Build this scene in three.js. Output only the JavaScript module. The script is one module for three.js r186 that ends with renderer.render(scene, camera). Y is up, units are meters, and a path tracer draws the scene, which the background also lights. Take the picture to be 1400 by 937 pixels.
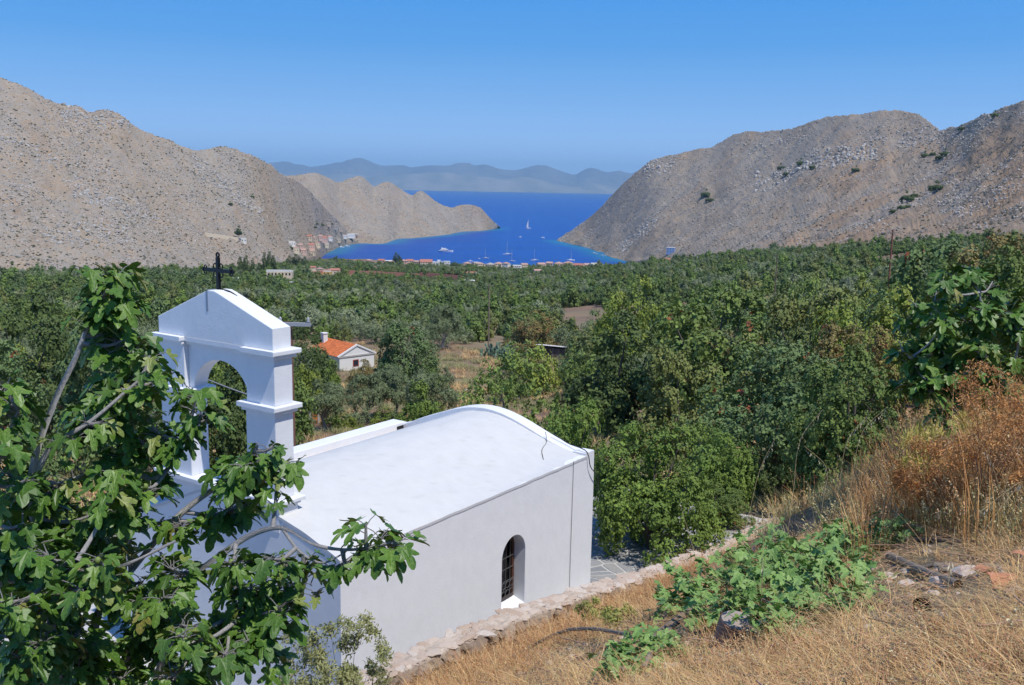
import * as THREE from 'three';
import { mergeGeometries } from 'three/addons/utils/BufferGeometryUtils.js';
import { createNoise2D, createNoise3D } from 'simplex-noise';

// ------------------------------------------------------------------ camera, sky, sun, exposure
const FOCAL = 1307, PW = 1400, PH = 937;
const PITCH = Math.atan((468.5 - 257) / FOCAL), ROLL = 0.019;
const SEA = -105;                                   // the eye stands 105 m above the bay
const camera = new THREE.PerspectiveCamera(2 * Math.atan(PH / 2 / FOCAL) * 180 / Math.PI, 1024 / 685, 0.3, 80000);
camera.rotation.order = 'YXZ';
camera.rotation.set(-PITCH, 0, ROLL);
const scene = new THREE.Scene();

const AH = 34.6 * Math.PI / 180;                    // the chapel's long axis, turned right from the view
const AX = new THREE.Vector3(Math.sin(AH), 0, -Math.cos(AH));
const BX = new THREE.Vector3(Math.cos(AH), 0, Math.sin(AH));
const sunEl = 61 * Math.PI / 180, sunB = 11 * Math.PI / 180;
const sunDir = BX.clone().multiplyScalar(Math.cos(sunB)).addScaledVector(AX, -Math.sin(sunB)).multiplyScalar(Math.cos(sunEl)).add(new THREE.Vector3(0, Math.sin(sunEl), 0));
const sun = new THREE.DirectionalLight(new THREE.Color(1, 0.955, 0.88), 3.5);
sun.position.copy(sunDir).multiplyScalar(400);
sun.castShadow = true;
Object.assign(sun.shadow.camera, { left: -200, right: 200, top: 200, bottom: -200, near: 1, far: 900 });
sun.shadow.mapSize.set(4096, 4096);
scene.add(sun, sun.target);
{
  const w = 512, h = 512, a = new Float32Array(w * h * 4);
  const stops = [[0, .42, .66, 1.0], [2.5, .33, .56, .92], [5, .195, .42, .78], [8, .092, .315, .70], [12, .045, .255, .68], [25, .050, .19, .53], [50, .048, .155, .43], [90, .046, .14, .39]];
  for (let j = 0; j < h; j++) {
    const el = Math.max(0, (j + .5) / h * 180 - 90);
    let k = 0; while (k < stops.length - 2 && el > stops[k + 1][0]) k++;
    const s = stops[k], e = stops[k + 1], t = Math.min(1, (el - s[0]) / (e[0] - s[0]));
    for (let i = 0; i < w; i++) { const o = (j * w + i) * 4; for (let c = 0; c < 3; c++) a[o + c] = s[c + 1] + (e[c + 1] - s[c + 1]) * t; a[o + 3] = 1; }
  }
  const sky = new THREE.DataTexture(a, w, h, THREE.RGBAFormat, THREE.FloatType);
  sky.mapping = THREE.EquirectangularReflectionMapping; sky.magFilter = sky.minFilter = THREE.LinearFilter; sky.needsUpdate = true;
  scene.background = sky; scene.environment = sky;
}
scene.fog = new THREE.FogExp2(new THREE.Color(0.41, 0.70, 1.0), 4.7e-5);
const renderer = new THREE.WebGLRenderer();
renderer.toneMapping = THREE.LinearToneMapping;
renderer.toneMappingExposure = 1.25;
renderer.shadowMap.enabled = true;

// ------------------------------------------------------------------ helpers
const V = (x, y, z) => new THREE.Vector3(x, y, z);
function rng(seed) { let a = seed * 2654435761 >>> 0; return () => { a = a + 0x6D2B79F5 | 0; let t = Math.imul(a ^ a >>> 15, 1 | a); t = t + Math.imul(t ^ t >>> 7, 61 | t) ^ t; return ((t ^ t >>> 14) >>> 0) / 4294967296; }; }
const n2 = createNoise2D(rng(11)), n3 = createNoise3D(rng(12));
const lerp = (a, b, t) => a + (b - a) * t, clamp = (x, a = 0, b = 1) => Math.min(b, Math.max(a, x));
const sstep = (a, b, x) => { const t = clamp((x - a) / (b - a)); return t * t * (3 - 2 * t); };
function fbm(x, y, oct = 4, g = .5) { let s = 0, a = 1, t = 0; for (let i = 0; i < oct; i++) { s += a * n2(x, y); t += a; x = x * 2.03 + 17.1; y = y * 2.03 - 9.7; a *= g; } return s / t; }
function table(x, xs, ys) { if (x <= xs[0]) return ys[0]; for (let i = 1; i < xs.length; i++) if (x <= xs[i]) return lerp(ys[i - 1], ys[i], (x - xs[i - 1]) / (xs[i] - xs[i - 1])); return ys[ys.length - 1]; }
// direction of a photograph pixel, scaled to one metre of forward depth
function ray(px, py) {
  let x = (px - PW / 2) / FOCAL, y = -(py - PH / 2) / FOCAL;
  const c = Math.cos(ROLL), s = Math.sin(ROLL); [x, y] = [c * x - s * y, s * x + c * y];
  const cp = Math.cos(PITCH), sp = Math.sin(PITCH);
  const ry = cp * y - sp, rz = -sp * y - cp;
  return V(x / -rz, ry / -rz, -1);
}
const at = (px, py, d) => ray(px, py).multiplyScalar(d);
const atY = (px, py, y) => { const r = ray(px, py); return r.multiplyScalar(y / r.y); };
const numbered = (() => { const n = {}; return s => { const k = n[s] = (n[s] ?? -1) + 1; return k ? `${s}_${String(k).padStart(3, '0')}` : s; }; })();
function shadow(o) { o.traverse(m => { if (m.isMesh) { m.castShadow = true; m.receiveShadow = true; } }); return o; }
function thing(name, label, category, pos = V(0, 0, 0), turn = 0, group) {
  const o = new THREE.Group(); o.name = numbered(name); o.position.copy(pos); o.rotation.y = turn; scene.add(o);
  o.userData = { label, category }; if (group) o.userData.group = group; return o;
}
function part(name, geo, mat, parent, label) { const m = new THREE.Mesh(geo, mat); m.name = name; m.castShadow = m.receiveShadow = true; if (label) m.userData.label = label; parent.add(m); return m; }
function stuffPart(name, geo, mat, parent) { const m = part(name, geo, mat, parent); m.userData.kind = 'stuff'; return m; }
function struct(name, geo, mat) { const m = new THREE.Mesh(geo, mat); m.name = name; m.castShadow = m.receiveShadow = true; m.userData.kind = 'structure'; scene.add(m); return m; }
function stuffInst(name, label, category, geo, mat, mats, cols) {
  const m = new THREE.InstancedMesh(geo, mat, mats.length); m.name = numbered(name); m.castShadow = m.receiveShadow = true;
  mats.forEach((x, i) => m.setMatrixAt(i, x)); if (cols) cols.forEach((c, i) => m.setColorAt(i, c));
  m.userData = { label, category, kind: 'stuff' }; scene.add(m); return m;
}
const lin = (r, g, b) => new THREE.Color().setRGB(r, g, b);
const mat = (c, rough = .9, extra = {}) => new THREE.MeshStandardMaterial({ color: lin(...c), roughness: rough, ...extra });
// triangles collected by hand
class MB {
  constructor() { this.p = []; this.n = []; this.c = []; this.u = []; this.i = []; }
  vert(x, y, z, nx, ny, nz, c, u = 0, v = 0) { this.p.push(x, y, z); this.n.push(nx, ny, nz); if (c) this.c.push(c[0], c[1], c[2]); this.u.push(u, v); return this.p.length / 3 - 1; }
  geo(normals = false) {
    const g = new THREE.BufferGeometry(); g.setAttribute('position', new THREE.Float32BufferAttribute(this.p, 3));
    g.setAttribute('normal', new THREE.Float32BufferAttribute(this.n, 3)); g.setAttribute('uv', new THREE.Float32BufferAttribute(this.u, 2));
    if (this.c.length) g.setAttribute('color', new THREE.Float32BufferAttribute(this.c, 3));
    g.setIndex(this.i); if (normals) g.computeVertexNormals(); return g;
  }
}
// uv in metres, each face along its main axis
function uvBox(g) {
  g = g.index ? g.toNonIndexed() : g; const p = g.attributes.position, n = g.attributes.normal, uv = new Float32Array(p.count * 2);
  for (let i = 0; i < p.count; i += 3) {
    const nx = Math.abs(n.getX(i) + n.getX(i + 1) + n.getX(i + 2)), ny = Math.abs(n.getY(i) + n.getY(i + 1) + n.getY(i + 2)), nz = Math.abs(n.getZ(i) + n.getZ(i + 1) + n.getZ(i + 2));
    for (let k = i; k < i + 3; k++) { const x = p.getX(k), y = p.getY(k), z = p.getZ(k); const [a, b] = ny >= nx && ny >= nz ? [x, z] : nx >= nz ? [z, y] : [x, y]; uv[2 * k] = a; uv[2 * k + 1] = b; }
  }
  g.setAttribute('uv', new THREE.BufferAttribute(uv, 2)); return g;
}
function box(x0, x1, y0, y1, z0, z1) { const g = new THREE.BoxGeometry(x1 - x0, y1 - y0, z1 - z0); g.translate((x0 + x1) / 2, (y0 + y1) / 2, (z0 + z1) / 2); return uvBox(g); }
function bevelBox(x0, x1, y0, y1, z0, z1, b = .02) {
  const s = new THREE.Shape(); s.moveTo(x0 + b, y0 + b); s.lineTo(x1 - b, y0 + b); s.lineTo(x1 - b, y1 - b); s.lineTo(x0 + b, y1 - b); s.closePath();
  const g = new THREE.ExtrudeGeometry(s, { depth: z1 - z0 - 2 * b, bevelEnabled: true, bevelThickness: b, bevelSize: b, bevelSegments: 2 }); g.translate(0, 0, z0 + b); return uvBox(g);
}
const strip = g => { g = g.index ? g.toNonIndexed() : g; for (const k of Object.keys(g.attributes)) if (!['position', 'normal', 'uv'].includes(k)) g.deleteAttribute(k); return g; };
const merge = gs => mergeGeometries(gs.map(strip));
// tapered tube through points
function tube(pts, radii, sides = 7, seg = null) {
  const curve = new THREE.CatmullRomCurve3(pts); seg = seg || Math.max(2, (pts.length - 1) * 4);
  const fr = curve.computeFrenetFrames(seg, false), m = new MB();
  for (let i = 0; i <= seg; i++) {
    const t = i / seg, P = curve.getPoint(t), f = t * (radii.length - 1), k = Math.min(radii.length - 2, Math.floor(f)), r = lerp(radii[k], radii[k + 1], f - k);
    for (let j = 0; j <= sides; j++) { const a = j / sides * Math.PI * 2, N = fr.normals[i].clone().multiplyScalar(Math.cos(a)).addScaledVector(fr.binormals[i], Math.sin(a)); m.vert(P.x + N.x * r, P.y + N.y * r, P.z + N.z * r, N.x, N.y, N.z, null, j / sides, t * 4); }
  }
  for (let i = 0; i < seg; i++) for (let j = 0; j < sides; j++) { const a = i * (sides + 1) + j, b = a + sides + 1; m.i.push(a, a + 1, b, b, a + 1, b + 1); }
  return m.geo();
}
// a stone: a knobbly lump about one unit across
function lump(seed, detail = 1, rough = .28, flat = .7) {
  const g = new THREE.IcosahedronGeometry(.5, detail), p = g.attributes.position, r = rng(seed), o = [r() * 9, r() * 9, r() * 9];
  for (let i = 0; i < p.count; i++) {
    const x = p.getX(i), y = p.getY(i), z = p.getZ(i), k = 1 + rough * n3(x * 2.2 + o[0], y * 2.2 + o[1], z * 2.2 + o[2]) + rough * .5 * n3(x * 5 + o[1], y * 5 + o[2], z * 5 + o[0]);
    p.setXYZ(i, x * k, y * k * flat, z * k);
  }
  g.computeVertexNormals(); return uvBox(g);
}
// tiling noise textures (grain only)
function tileTex(size, fn, srgb = true) {
  const a = new Uint8Array(size * size * 4);
  for (let j = 0; j < size; j++) for (let i = 0; i < size; i++) { const c = fn(i / size, j / size), o = (j * size + i) * 4; const g = x => Math.round((srgb ? Math.pow(clamp(x), 1 / 2.2) : clamp(x)) * 255); a[o] = g(c[0]); a[o + 1] = g(c[1]); a[o + 2] = g(c[2]); a[o + 3] = 255; }
  const t = new THREE.DataTexture(a, size, size); t.wrapS = t.wrapT = THREE.RepeatWrapping; t.magFilter = THREE.LinearFilter; t.minFilter = THREE.LinearMipmapLinearFilter; t.generateMipmaps = true;
  if (srgb) t.colorSpace = THREE.SRGBColorSpace; t.needsUpdate = true; return t;
}
// periodic fbm on the unit square by blending shifted copies
function pf(u, v, f, oct, s = 0) {
  const e = (x, y) => fbm(x * f + s, y * f - s, oct, .55), a = sstep(.7, 1, u), b = sstep(.7, 1, v);
  return lerp(lerp(e(u, v), e(u - 1, v), a), lerp(e(u, v - 1), e(u - 1, v - 1), a), b);
}
const repeated = (t, m) => { const c = t.clone(); c.repeat.set(1 / m, 1 / m); c.needsUpdate = true; return c; };
const texPlaster = tileTex(512, (u, v) => { const a = .5 + .5 * pf(u, v, 4, 5), b = .5 + .5 * pf(u, v, 24, 3, 7), c = .5 + .5 * pf(u, v * .35, 9, 4, 13), k = .90 + .07 * a + .05 * c - .03 * b; return [k, k, k * .995]; });
const bumpPlaster = tileTex(512, (u, v) => { const k = .5 + .32 * pf(u, v, 5, 3, 3) + .2 * pf(u, v, 40, 3, 5); return [k, k, k]; }, false);
const texRock = tileTex(512, (u, v) => {
  const a = pf(u, v, 14, 4, 1), b = pf(u, v, 55, 3, 9), c = pf(u, v, 6, 3, 21), k = .80 + .16 * a + .24 * b, brown = sstep(-.15, .5, c - .5 * b);
  return [k * lerp(.98, .99, brown), k * lerp(.96, .88, brown), k * lerp(.93, .73, brown)];
});
const bumpRock = tileTex(512, (u, v) => { const k = .5 + .28 * pf(u, v, 18, 5, 2) + .3 * Math.abs(pf(u, v, 40, 3, 4)); return [k, k, k]; }, false);
const texSoil = tileTex(512, (u, v) => { const a = pf(u, v, 6, 4, 5), b = pf(u, v, 70, 3, 8), k = .82 + .14 * a + .26 * b; return [k, k * (.985 + .02 * a), k * (.96 + .05 * a)]; });
const texStone = tileTex(512, (u, v) => { const a = pf(u, v, 5, 4, 31), b = pf(u, v, 40, 3, 33), k = .86 + .16 * a + .14 * b; return [k, k * .99, k * (.97 - .05 * a)]; });
const texBark = tileTex(256, (u, v) => { const k = .78 + .35 * pf(u, v, 9, 4, 41); return [k, k, k * .98]; });

// ------------------------------------------------------------------ the land
const SW = atY(465, 768, -5.8);                       // roof edge at the chapel's south-west corner
const WALLH = 3.25, FLOOR = SW.y - WALLH;
const toLocal = (x, z) => [(x - SW.x) * AX.x + (z - SW.z) * AX.z, (x - SW.x) * BX.x + (z - SW.z) * BX.z];
const toWorld = (a, y, s) => V(SW.x + AX.x * a + BX.x * s, FLOOR + y, SW.z + AX.z * a + BX.z * s);
// the low retaining wall south of the chapel: inner edge and top height (above the floor) along a
const wallS = a => table(a, [-6, 0, 3, 5, 8, 12, 16], [.45, .6, .82, 1.0, 1.32, 1.5, 1.6]);
const wallT = a => WALLH + table(a, [-6, 0.4, 1.5, 3.7, 5, 6.5, 8.5, 12, 16], [-1.45, -1.58, -1.64, -1.84, -2.0, -2.2, -2.5, -2.98, -3.3]);
const WALLW = .46;
// near hillside: a thin-plate surface through points read off the photograph
const ctrl = [];
const addC = (px, py, d) => { const p = at(px, py, d); ctrl.push([p.x, p.z, p.y]); };
[[1400, 937, 4.2], [1180, 937, 5.0], [940, 937, 6.6], [700, 937, 10.2], [1080, 800, 9.5], [1400, 735, 8.6], [1220, 705, 12], [1000, 800, 14], [1310, 650, 13.5], [1390, 600, 15], [860, 850, 12], [1100, 700, 15.5]].forEach(a => addC(...a));
for (const a of [-4, 0, 2, 4, 6, 8.5, 12]) { const p = toWorld(a, wallT(a) - .36, wallS(a) + WALLW + .1); ctrl.push([p.x, p.z, p.y]); }
[[0, 0, -1.7], [4, 2, -.6], [-3, 0, -2.4], [0, 6, -1.2], [-2.6, -6.3, -4.7], [-6.5, -7, -5.6], [-8, -12, -7.8], [-12, -6, -6], [9, -4, -.6], [12, -14, -3.2], [9, -19, -5.8], [16, -22, -5.2], [12, -30, -9.4], [22, -34, -8], [4, -34, -12.5], [-8, -34, -13.2], [-20, -30, -13.2], [-16, -18, -10]].forEach(p => ctrl.push(p));
const tps = (() => {
  const n = ctrl.length, N = n + 3, M = [], phi = (a, b) => { const r2 = (a[0] - b[0]) ** 2 + (a[1] - b[1]) ** 2; return r2 < 1e-9 ? 0 : .5 * r2 * Math.log(r2); };
  for (let i = 0; i < N; i++) { M.push(new Float64Array(N + 1)); }
  for (let i = 0; i < n; i++) { for (let j = 0; j < n; j++) M[i][j] = phi(ctrl[i], ctrl[j]) + (i === j ? .6 : 0); M[i][n] = M[n][i] = 1; M[i][n + 1] = M[n + 1][i] = ctrl[i][0]; M[i][n + 2] = M[n + 2][i] = ctrl[i][1]; M[i][N] = ctrl[i][2]; }
  for (let c = 0; c < N; c++) { let p = c; for (let r = c + 1; r < N; r++) if (Math.abs(M[r][c]) > Math.abs(M[p][c])) p = r; [M[c], M[p]] = [M[p], M[c]]; for (let r = 0; r < N; r++) if (r !== c) { const f = M[r][c] / M[c][c]; if (f) for (let k = c; k <= N; k++) M[r][k] -= f * M[c][k]; } }
  const w = M.map((r, i) => r[N] / r[i]);
  return (x, z) => { let y = w[n] + w[n + 1] * x + w[n + 2] * z; for (let i = 0; i < n; i++) y += w[i] * phi(ctrl[i], [x, z]); return y; };
})();
function valley(x, d) {
  const y = table(d, [20, 40, 60, 90, 130, 180, 300, 500, 800, 1100, 1260, 1330, 1600], [-9.6, -14.5, -19, -23.5, -27.5, -32, -41.5, -57, -78.5, -96, -103.4, -106.5, -118]);
  const c = table(d, [20, 60, 120, 220, 900, 1250], [.3, .2, .155, .14, .135, .015]);
  return y + (x > 0 ? c * x * x / (x + .03 * d) : 0.012 * -x) + (d > 60 ? (fbm(x * .012, d * .012, 3) * 1.6 * sstep(60, 200, d)) : 0);
}
function ground(x, z) {
  const d = -z; let y;
  const w = sstep(27, 44, d);
  y = lerp(w < 1 ? tps(x, Math.max(z, -46)) : 0, w > 0 ? valley(x, d) : 0, w);
  if (d < 45) {
    const [a, s] = toLocal(x, z), inner = wallS(a);
    if (s < inner + .12) {        // the flat terrace behind the wall
      const ex = Math.max(-3 - a, a - 15.2, -8.2 - s, 0);
      y = lerp(y, FLOOR - .03, 1 - sstep(0, 3.5, ex));
    }
  }
  return y;
}
const texG = repeated(texSoil, 2.2);
{
  const m = new MB(), NR = 400, NA = 220, cz = 5, R0 = 2.2, R1 = 1620;
  for (let i = 0; i <= NR; i++) {
    const r = R0 * Math.pow(R1 / R0, i / NR);
    for (let j = 0; j <= NA; j++) {
      const ang = lerp(-50, 50, j / NA) * Math.PI / 180, x = Math.sin(ang) * r, z = cz - Math.cos(ang) * r, d = -z; let y = ground(x, z);
      const near = 1 - sstep(30, 60, d), [a, s] = toLocal(x, z), flat = (s < wallS(a) + .2 && a > -3 && a < 15 && s > -8.5) ? 0 : 1;
      y += flat * near * (.05 * n2(x * 1.7, z * 1.7) + .025 * n2(x * 5, z * 5));
      const k = .5 + .5 * fbm(x * .25, z * .25, 3), k2 = .5 + .5 * fbm(x * .03 + 40, z * .03, 3), wild = sstep(-.15, .25, fbm(x * .02 + 12, z * .02, 3));
      let c = [lerp(.31, .17, k), lerp(.21, .11, k), lerp(.135, .07, k)];
      const v = [lerp(.32, .21, k2), lerp(.24, .175, k2), lerp(.145, .10, k2)];
      c = c.map((q, t) => lerp(q, v[t], wild));
      if (k2 > .62) c = c.map((q, t) => lerp(q, [.33, .19, .115][t], sstep(.62, .8, k2)));
      m.vert(x, y, z, 0, 1, 0, c, x, z);
    }
  }
  for (let i = 0; i < NR; i++) for (let j = 0; j < NA; j++) { const a = i * (NA + 1) + j, b = a + NA + 1; m.i.push(a, a + 1, b, b, a + 1, b + 1); }
  struct('ground', m.geo(true), new THREE.MeshStandardMaterial({ vertexColors: true, roughness: 1, map: texG, bumpMap: texG, bumpScale: .03 }));
}
const onG = (x, z, dy = 0) => V(x, ground(x, z) + dy, z);
const gp = (px, d, dy = 0) => { const r = ray(px, 257); return onG(r.x * d, -d, dy); };      // ground point below a pixel column at a depth

// ------------------------------------------------------------------ hills
function catmull(xs, ys) { return x => { if (x <= xs[0]) return ys[0]; const n = xs.length; if (x >= xs[n - 1]) return ys[n - 1]; let i = 1; while (x > xs[i]) i++; const t = (x - xs[i - 1]) / (xs[i] - xs[i - 1]), h = xs[i] - xs[i - 1]; const s = k => k <= 0 ? (ys[1] - ys[0]) / (xs[1] - xs[0]) : k >= n - 1 ? (ys[n - 1] - ys[n - 2]) / (xs[n - 1] - xs[n - 2]) : (ys[k + 1] - ys[k - 1]) / (xs[k + 1] - xs[k - 1]); const t2 = t * t, t3 = t2 * t; return (2 * t3 - 3 * t2 + 1) * ys[i - 1] + (t3 - 2 * t2 + t) * h * s(i - 1) + (-2 * t3 + 3 * t2) * ys[i] + (t3 - t2) * h * s(i); }; }
const surf = {};
function hill(name, ridge, base, NC, NRW, colour, material, o = {}) {
  const rx = ridge.map(r => r[0]), fy = catmull(rx, ridge.map(r => r[1])), fd = catmull(rx, ridge.map(r => r[2]));
  const bx = base.map(b => b[0]), by = catmull(bx, base.map(b => b[1])), bd = catmull(bx, base.map(b => b[2] || -atY(b[0], b[1], SEA).z));
  const x0 = rx[0], x1 = rx[rx.length - 1], amp = o.amp ?? 1, back = o.back ?? 400;
  const raw = (px, t) => {
    if (t <= 1) { const g = o.gamma ?? .8, D = lerp(bd(px), fd(px), Math.pow(Math.max(t, 0), g)) + (t < 0 ? t * 60 : 0); const p = at(px, lerp(by(px), fy(px), clamp(t)), D); if (t < 0) p.y += t * 260; return p; }
    const p = at(px, fy(px), fd(px)), dir = V(p.x, 0, p.z).normalize(); p.addScaledVector(dir, (t - 1) * back); p.y -= (t - 1) * (t - 1) * .9 * back + (t - 1) * .12 * back; return p;
  };
  const rows = []; for (let k = 0; k <= NRW; k++) { const t = -.12 + 1.62 * k / NRW; rows.push(t); }
  const P = (px, t) => {
    const p = raw(px, t), e = sstep(-.02, .06, t), l = o.scale ?? 1, q = 1 / l;
    const rid = 1 - Math.abs(fbm(p.x * .006 * q, p.z * .006 * q, 3)) * 2;
    const crest = 1 - .75 * sstep(.55, .98, t) * (1 - sstep(1.02, 1.2, t));
    const gul = 1 - Math.abs(n2(p.x * .011 * q + p.z * .004 * q + 3, p.z * .003 * q)) * 2, big = (fbm(p.x * .004 * q + 5, p.z * .004 * q, 3) * 15 + rid * 4 + gul * 1.5) * crest;
    const mid = fbm(p.x * .025 * q, p.z * .025 * q + p.y * .01, 4) * 3.6 * (.5 + .5 * crest);
    const fq = .075 * q, fine = (Math.abs(n3(p.x * fq, p.y * fq, p.z * fq)) - .3) * 1.2 + n3(p.x * fq * 2.7, p.y * fq * 2.7, p.z * fq * 2.7) * .45;
    p.y += e * amp * (big * .6 + mid + fine); return p;
  };
  const m = new MB(), along = [0], up = new Float32Array(NC + 1), last = [];
  for (let j = 1; j <= NC; j++) along.push(along[j - 1] + raw(lerp(x0, x1, j / NC), .4).distanceTo(raw(lerp(x0, x1, (j - 1) / NC), .4)));
  for (let k = 0; k <= NRW; k++) for (let j = 0; j <= NC; j++) { const px = lerp(x0, x1, j / NC), t = rows[k], p = P(px, t), c = colour(p, px, t), rw = raw(px, t); if (last[j]) up[j] += rw.distanceTo(last[j]); last[j] = rw; m.vert(p.x, p.y, p.z, 0, 1, 0, c, along[j], up[j]); }
  for (let i = 0; i < NRW; i++) for (let j = 0; j < NC; j++) { const a = i * (NC + 1) + j, b = a + NC + 1; m.i.push(a, a + 1, b, b, a + 1, b + 1); }
  surf[name] = { P, fy, by, bd };
  return struct(name, m.geo(true), material);
}
const rockMap = repeated(texRock, 70), rockBump = repeated(bumpRock, 70);
const hillMat = new THREE.MeshStandardMaterial({ vertexColors: true, roughness: 1, map: rockMap, bumpMap: rockBump, bumpScale: .9 });
const G1 = [.415, .375, .33], G2 = [.425, .345, .265], G3 = [.43, .31, .215];
const mix3 = (a, b, t) => a.map((q, i) => lerp(q, b[i], t));
const hillColour = (seed, browner = 0) => (p, px, t) => {
  const a = fbm(p.x * .006 + seed, p.z * .006 + p.y * .006, 4), b = fbm(p.x * .03 + seed, p.z * .03, 3);
  let c = mix3(G1, G2, clamp(.38 + browner + .9 * a + .5 * b)); if (seed === 15) c = mix3(c.map(q => q * .92), [.43, .30, .195], .95 * sstep(1130, 1240, px + 90 * b + 120 * (1 - t)) * (1 - sstep(.78, .95, t)) * clamp(.6 + a)); c = mix3(c, G3, .35 * sstep(.25, .6, fbm(p.x * .011 - seed, p.z * .011 + p.y * .01, 3))); const k = .92 + .14 * b; return c.map(q => q * k);
};
const leftBase = [[-420, 405, 400], [-150, 392, 520], [0, 389, 620], [100, 388, 670], [200, 385, 740], [300, 379, 880], [350, 369, 960], [400, 355, 1080], [430, 350, 1260], [446, 347, 0], [470, 336.5, 0], [490, 333, 0]];
hill('hill', [[-420, 10, 820], [-150, 62, 950], [0, 106, 1010], [40, 122, 1020], [70, 140, 1030], [92, 147, 1030], [105, 145, 1040], [122, 154, 1040], [138, 152, 1045], [150, 152, 1050], [163, 157, 1055], [178, 170, 1060], [205, 183, 1080], [232, 194, 1090], [262, 207, 1110], [280, 205, 1130], [296, 202, 1145], [318, 203, 1165], [340, 211, 1190], [365, 222, 1235], [385, 238, 1290], [410, 251, 1390], [430, 269, 1490], [450, 291, 1600], [470, 312, 1700], [490, 331, 1790]], leftBase, 460, 170, hillColour(3), hillMat);
hill('headland', [[330, 250, 1850], [370, 241, 1888], [385, 240, 1903], [403, 240, 1920], [420, 237, 1943], [433, 237, 1960], [450, 244, 2005], [463, 250, 2040], [478, 244, 2080], [493, 241, 2120], [504, 249, 2143], [511, 255, 2158], [521, 251, 2179], [531, 249, 2200], [548, 259, 2230], [563, 267, 2256], [570, 263, 2268], [577, 261, 2280], [593, 273, 2310], [606, 281, 2335], [617, 284, 2356], [628, 281, 2377], [640, 280, 2400], [656, 284, 2436], [667, 295, 2461], [676, 304, 2482], [684, 311, 2500]], [[330, 347, 0], [400, 347, 0], [444, 347, 0], [470, 336, 0], [485, 333, 0], [526, 333, 0], [545, 327, 0], [562, 326, 0], [612, 321, 0], [632, 317, 0], [660, 315.5, 0], [684, 312, 0]], 380, 110, hillColour(3, -.14), hillMat, { amp: .42, back: 300 });
hill('hill_far_side', [[762, 328.5, 2010], [775, 319, 2010], [790, 309, 2000], [800, 303, 1990], [815, 290, 1960], [830, 274, 1930], [845, 258, 1900], [860, 243, 1880], [875, 231, 1860], [885, 223, 1850], [898, 217, 1840], [920, 212, 1820], [945, 206, 1800], [976, 199, 1760], [995, 188, 1740], [1010, 182, 1720], [1022, 180, 1700], [1045, 180, 1650], [1070, 177, 1600], [1091, 173, 1550], [1115, 166, 1500], [1130, 161, 1480], [1161, 157, 1420], [1185, 155, 1390], [1207, 151, 1360], [1230, 152, 1330], [1253, 157, 1280], [1272, 168, 1220], [1284, 176, 1180], [1300, 174, 1140], [1315, 172, 1100], [1338, 160, 1050], [1369, 149, 1000], [1400, 137, 950], [1520, 100, 850], [1750, 50, 700]],
  [[762, 329.5, 0], [780, 334, 0], [804, 339.5, 0], [823, 347, 0], [835, 352, 0], [854, 357, 0], [900, 354, 1260], [950, 351, 1120], [1000, 347, 1000], [1100, 339, 830], [1220, 333, 680], [1400, 316, 520], [1560, 305, 430], [1750, 296, 380]], 520, 170, hillColour(15, .02), hillMat);
scene.getObjectByName('hill_far_side').name = 'mountain';
// the far coast across the strait
const farMat = new THREE.MeshStandardMaterial({ vertexColors: true, roughness: 1 });
const farCol = (p) => { const a = .5 + .5 * fbm(p.x * .0006, p.z * .0006 + p.y * .003, 4); return mix3([.11, .125, .12], [.23, .23, .21], a); };
hill('far_mountains', [[250, 235, 30000], [340, 226, 30000], [370, 223, 30000], [392, 222, 30000], [426, 228, 30000], [440, 226, 30000], [465, 222, 30000], [482, 217, 30000], [493, 216, 30000], [506, 221, 30000], [525, 227, 30000], [545, 226, 30000], [565, 229, 30000], [585, 227, 30000], [612, 227, 30000], [626, 223, 30000], [640, 223, 30000], [652, 226, 30000], [665, 225, 30000], [680, 230, 30000], [700, 233, 30000], [718, 230, 30000], [735, 226, 30000], [750, 228, 30000], [770, 235, 30000], [786, 239, 30000], [800, 232, 30000], [812, 230, 30000], [828, 235, 30000], [845, 233, 30000], [862, 236, 30000], [880, 231, 30000], [900, 228, 30000], [1000, 226, 30000]], [[250, 254, 25000], [556, 259.5, 25000], [704, 262, 25000], [850, 265, 25000], [1000, 267, 25000]], 360, 60, farCol, farMat, { amp: 12, scale: 22, back: 3000, gamma: 1.2 });
hill('far_foothills', [[250, 248, 25500], [400, 243, 25500], [440, 240, 25500], [470, 238, 25500], [520, 241, 25500], [560, 238, 25500], [610, 236, 25500], [640, 240, 25500], [690, 245, 25500], [720, 243, 25500], [760, 252, 25500], [790, 256, 25500], [812, 251, 25500], [840, 256, 25500], [900, 252, 25500], [1000, 250, 25500]], [[250, 255, 24000], [556, 259.8, 24000], [704, 262.4, 24000], [850, 265.6, 24000], [1000, 267, 24000]], 300, 36, (p) => mix3([.13, .15, .12], [.36, .33, .28], .5 + .5 * fbm(p.x * .0009, p.z * .0009 + p.y * .002, 4)), farMat, { amp: 8, scale: 18, back: 1500 });

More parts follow.
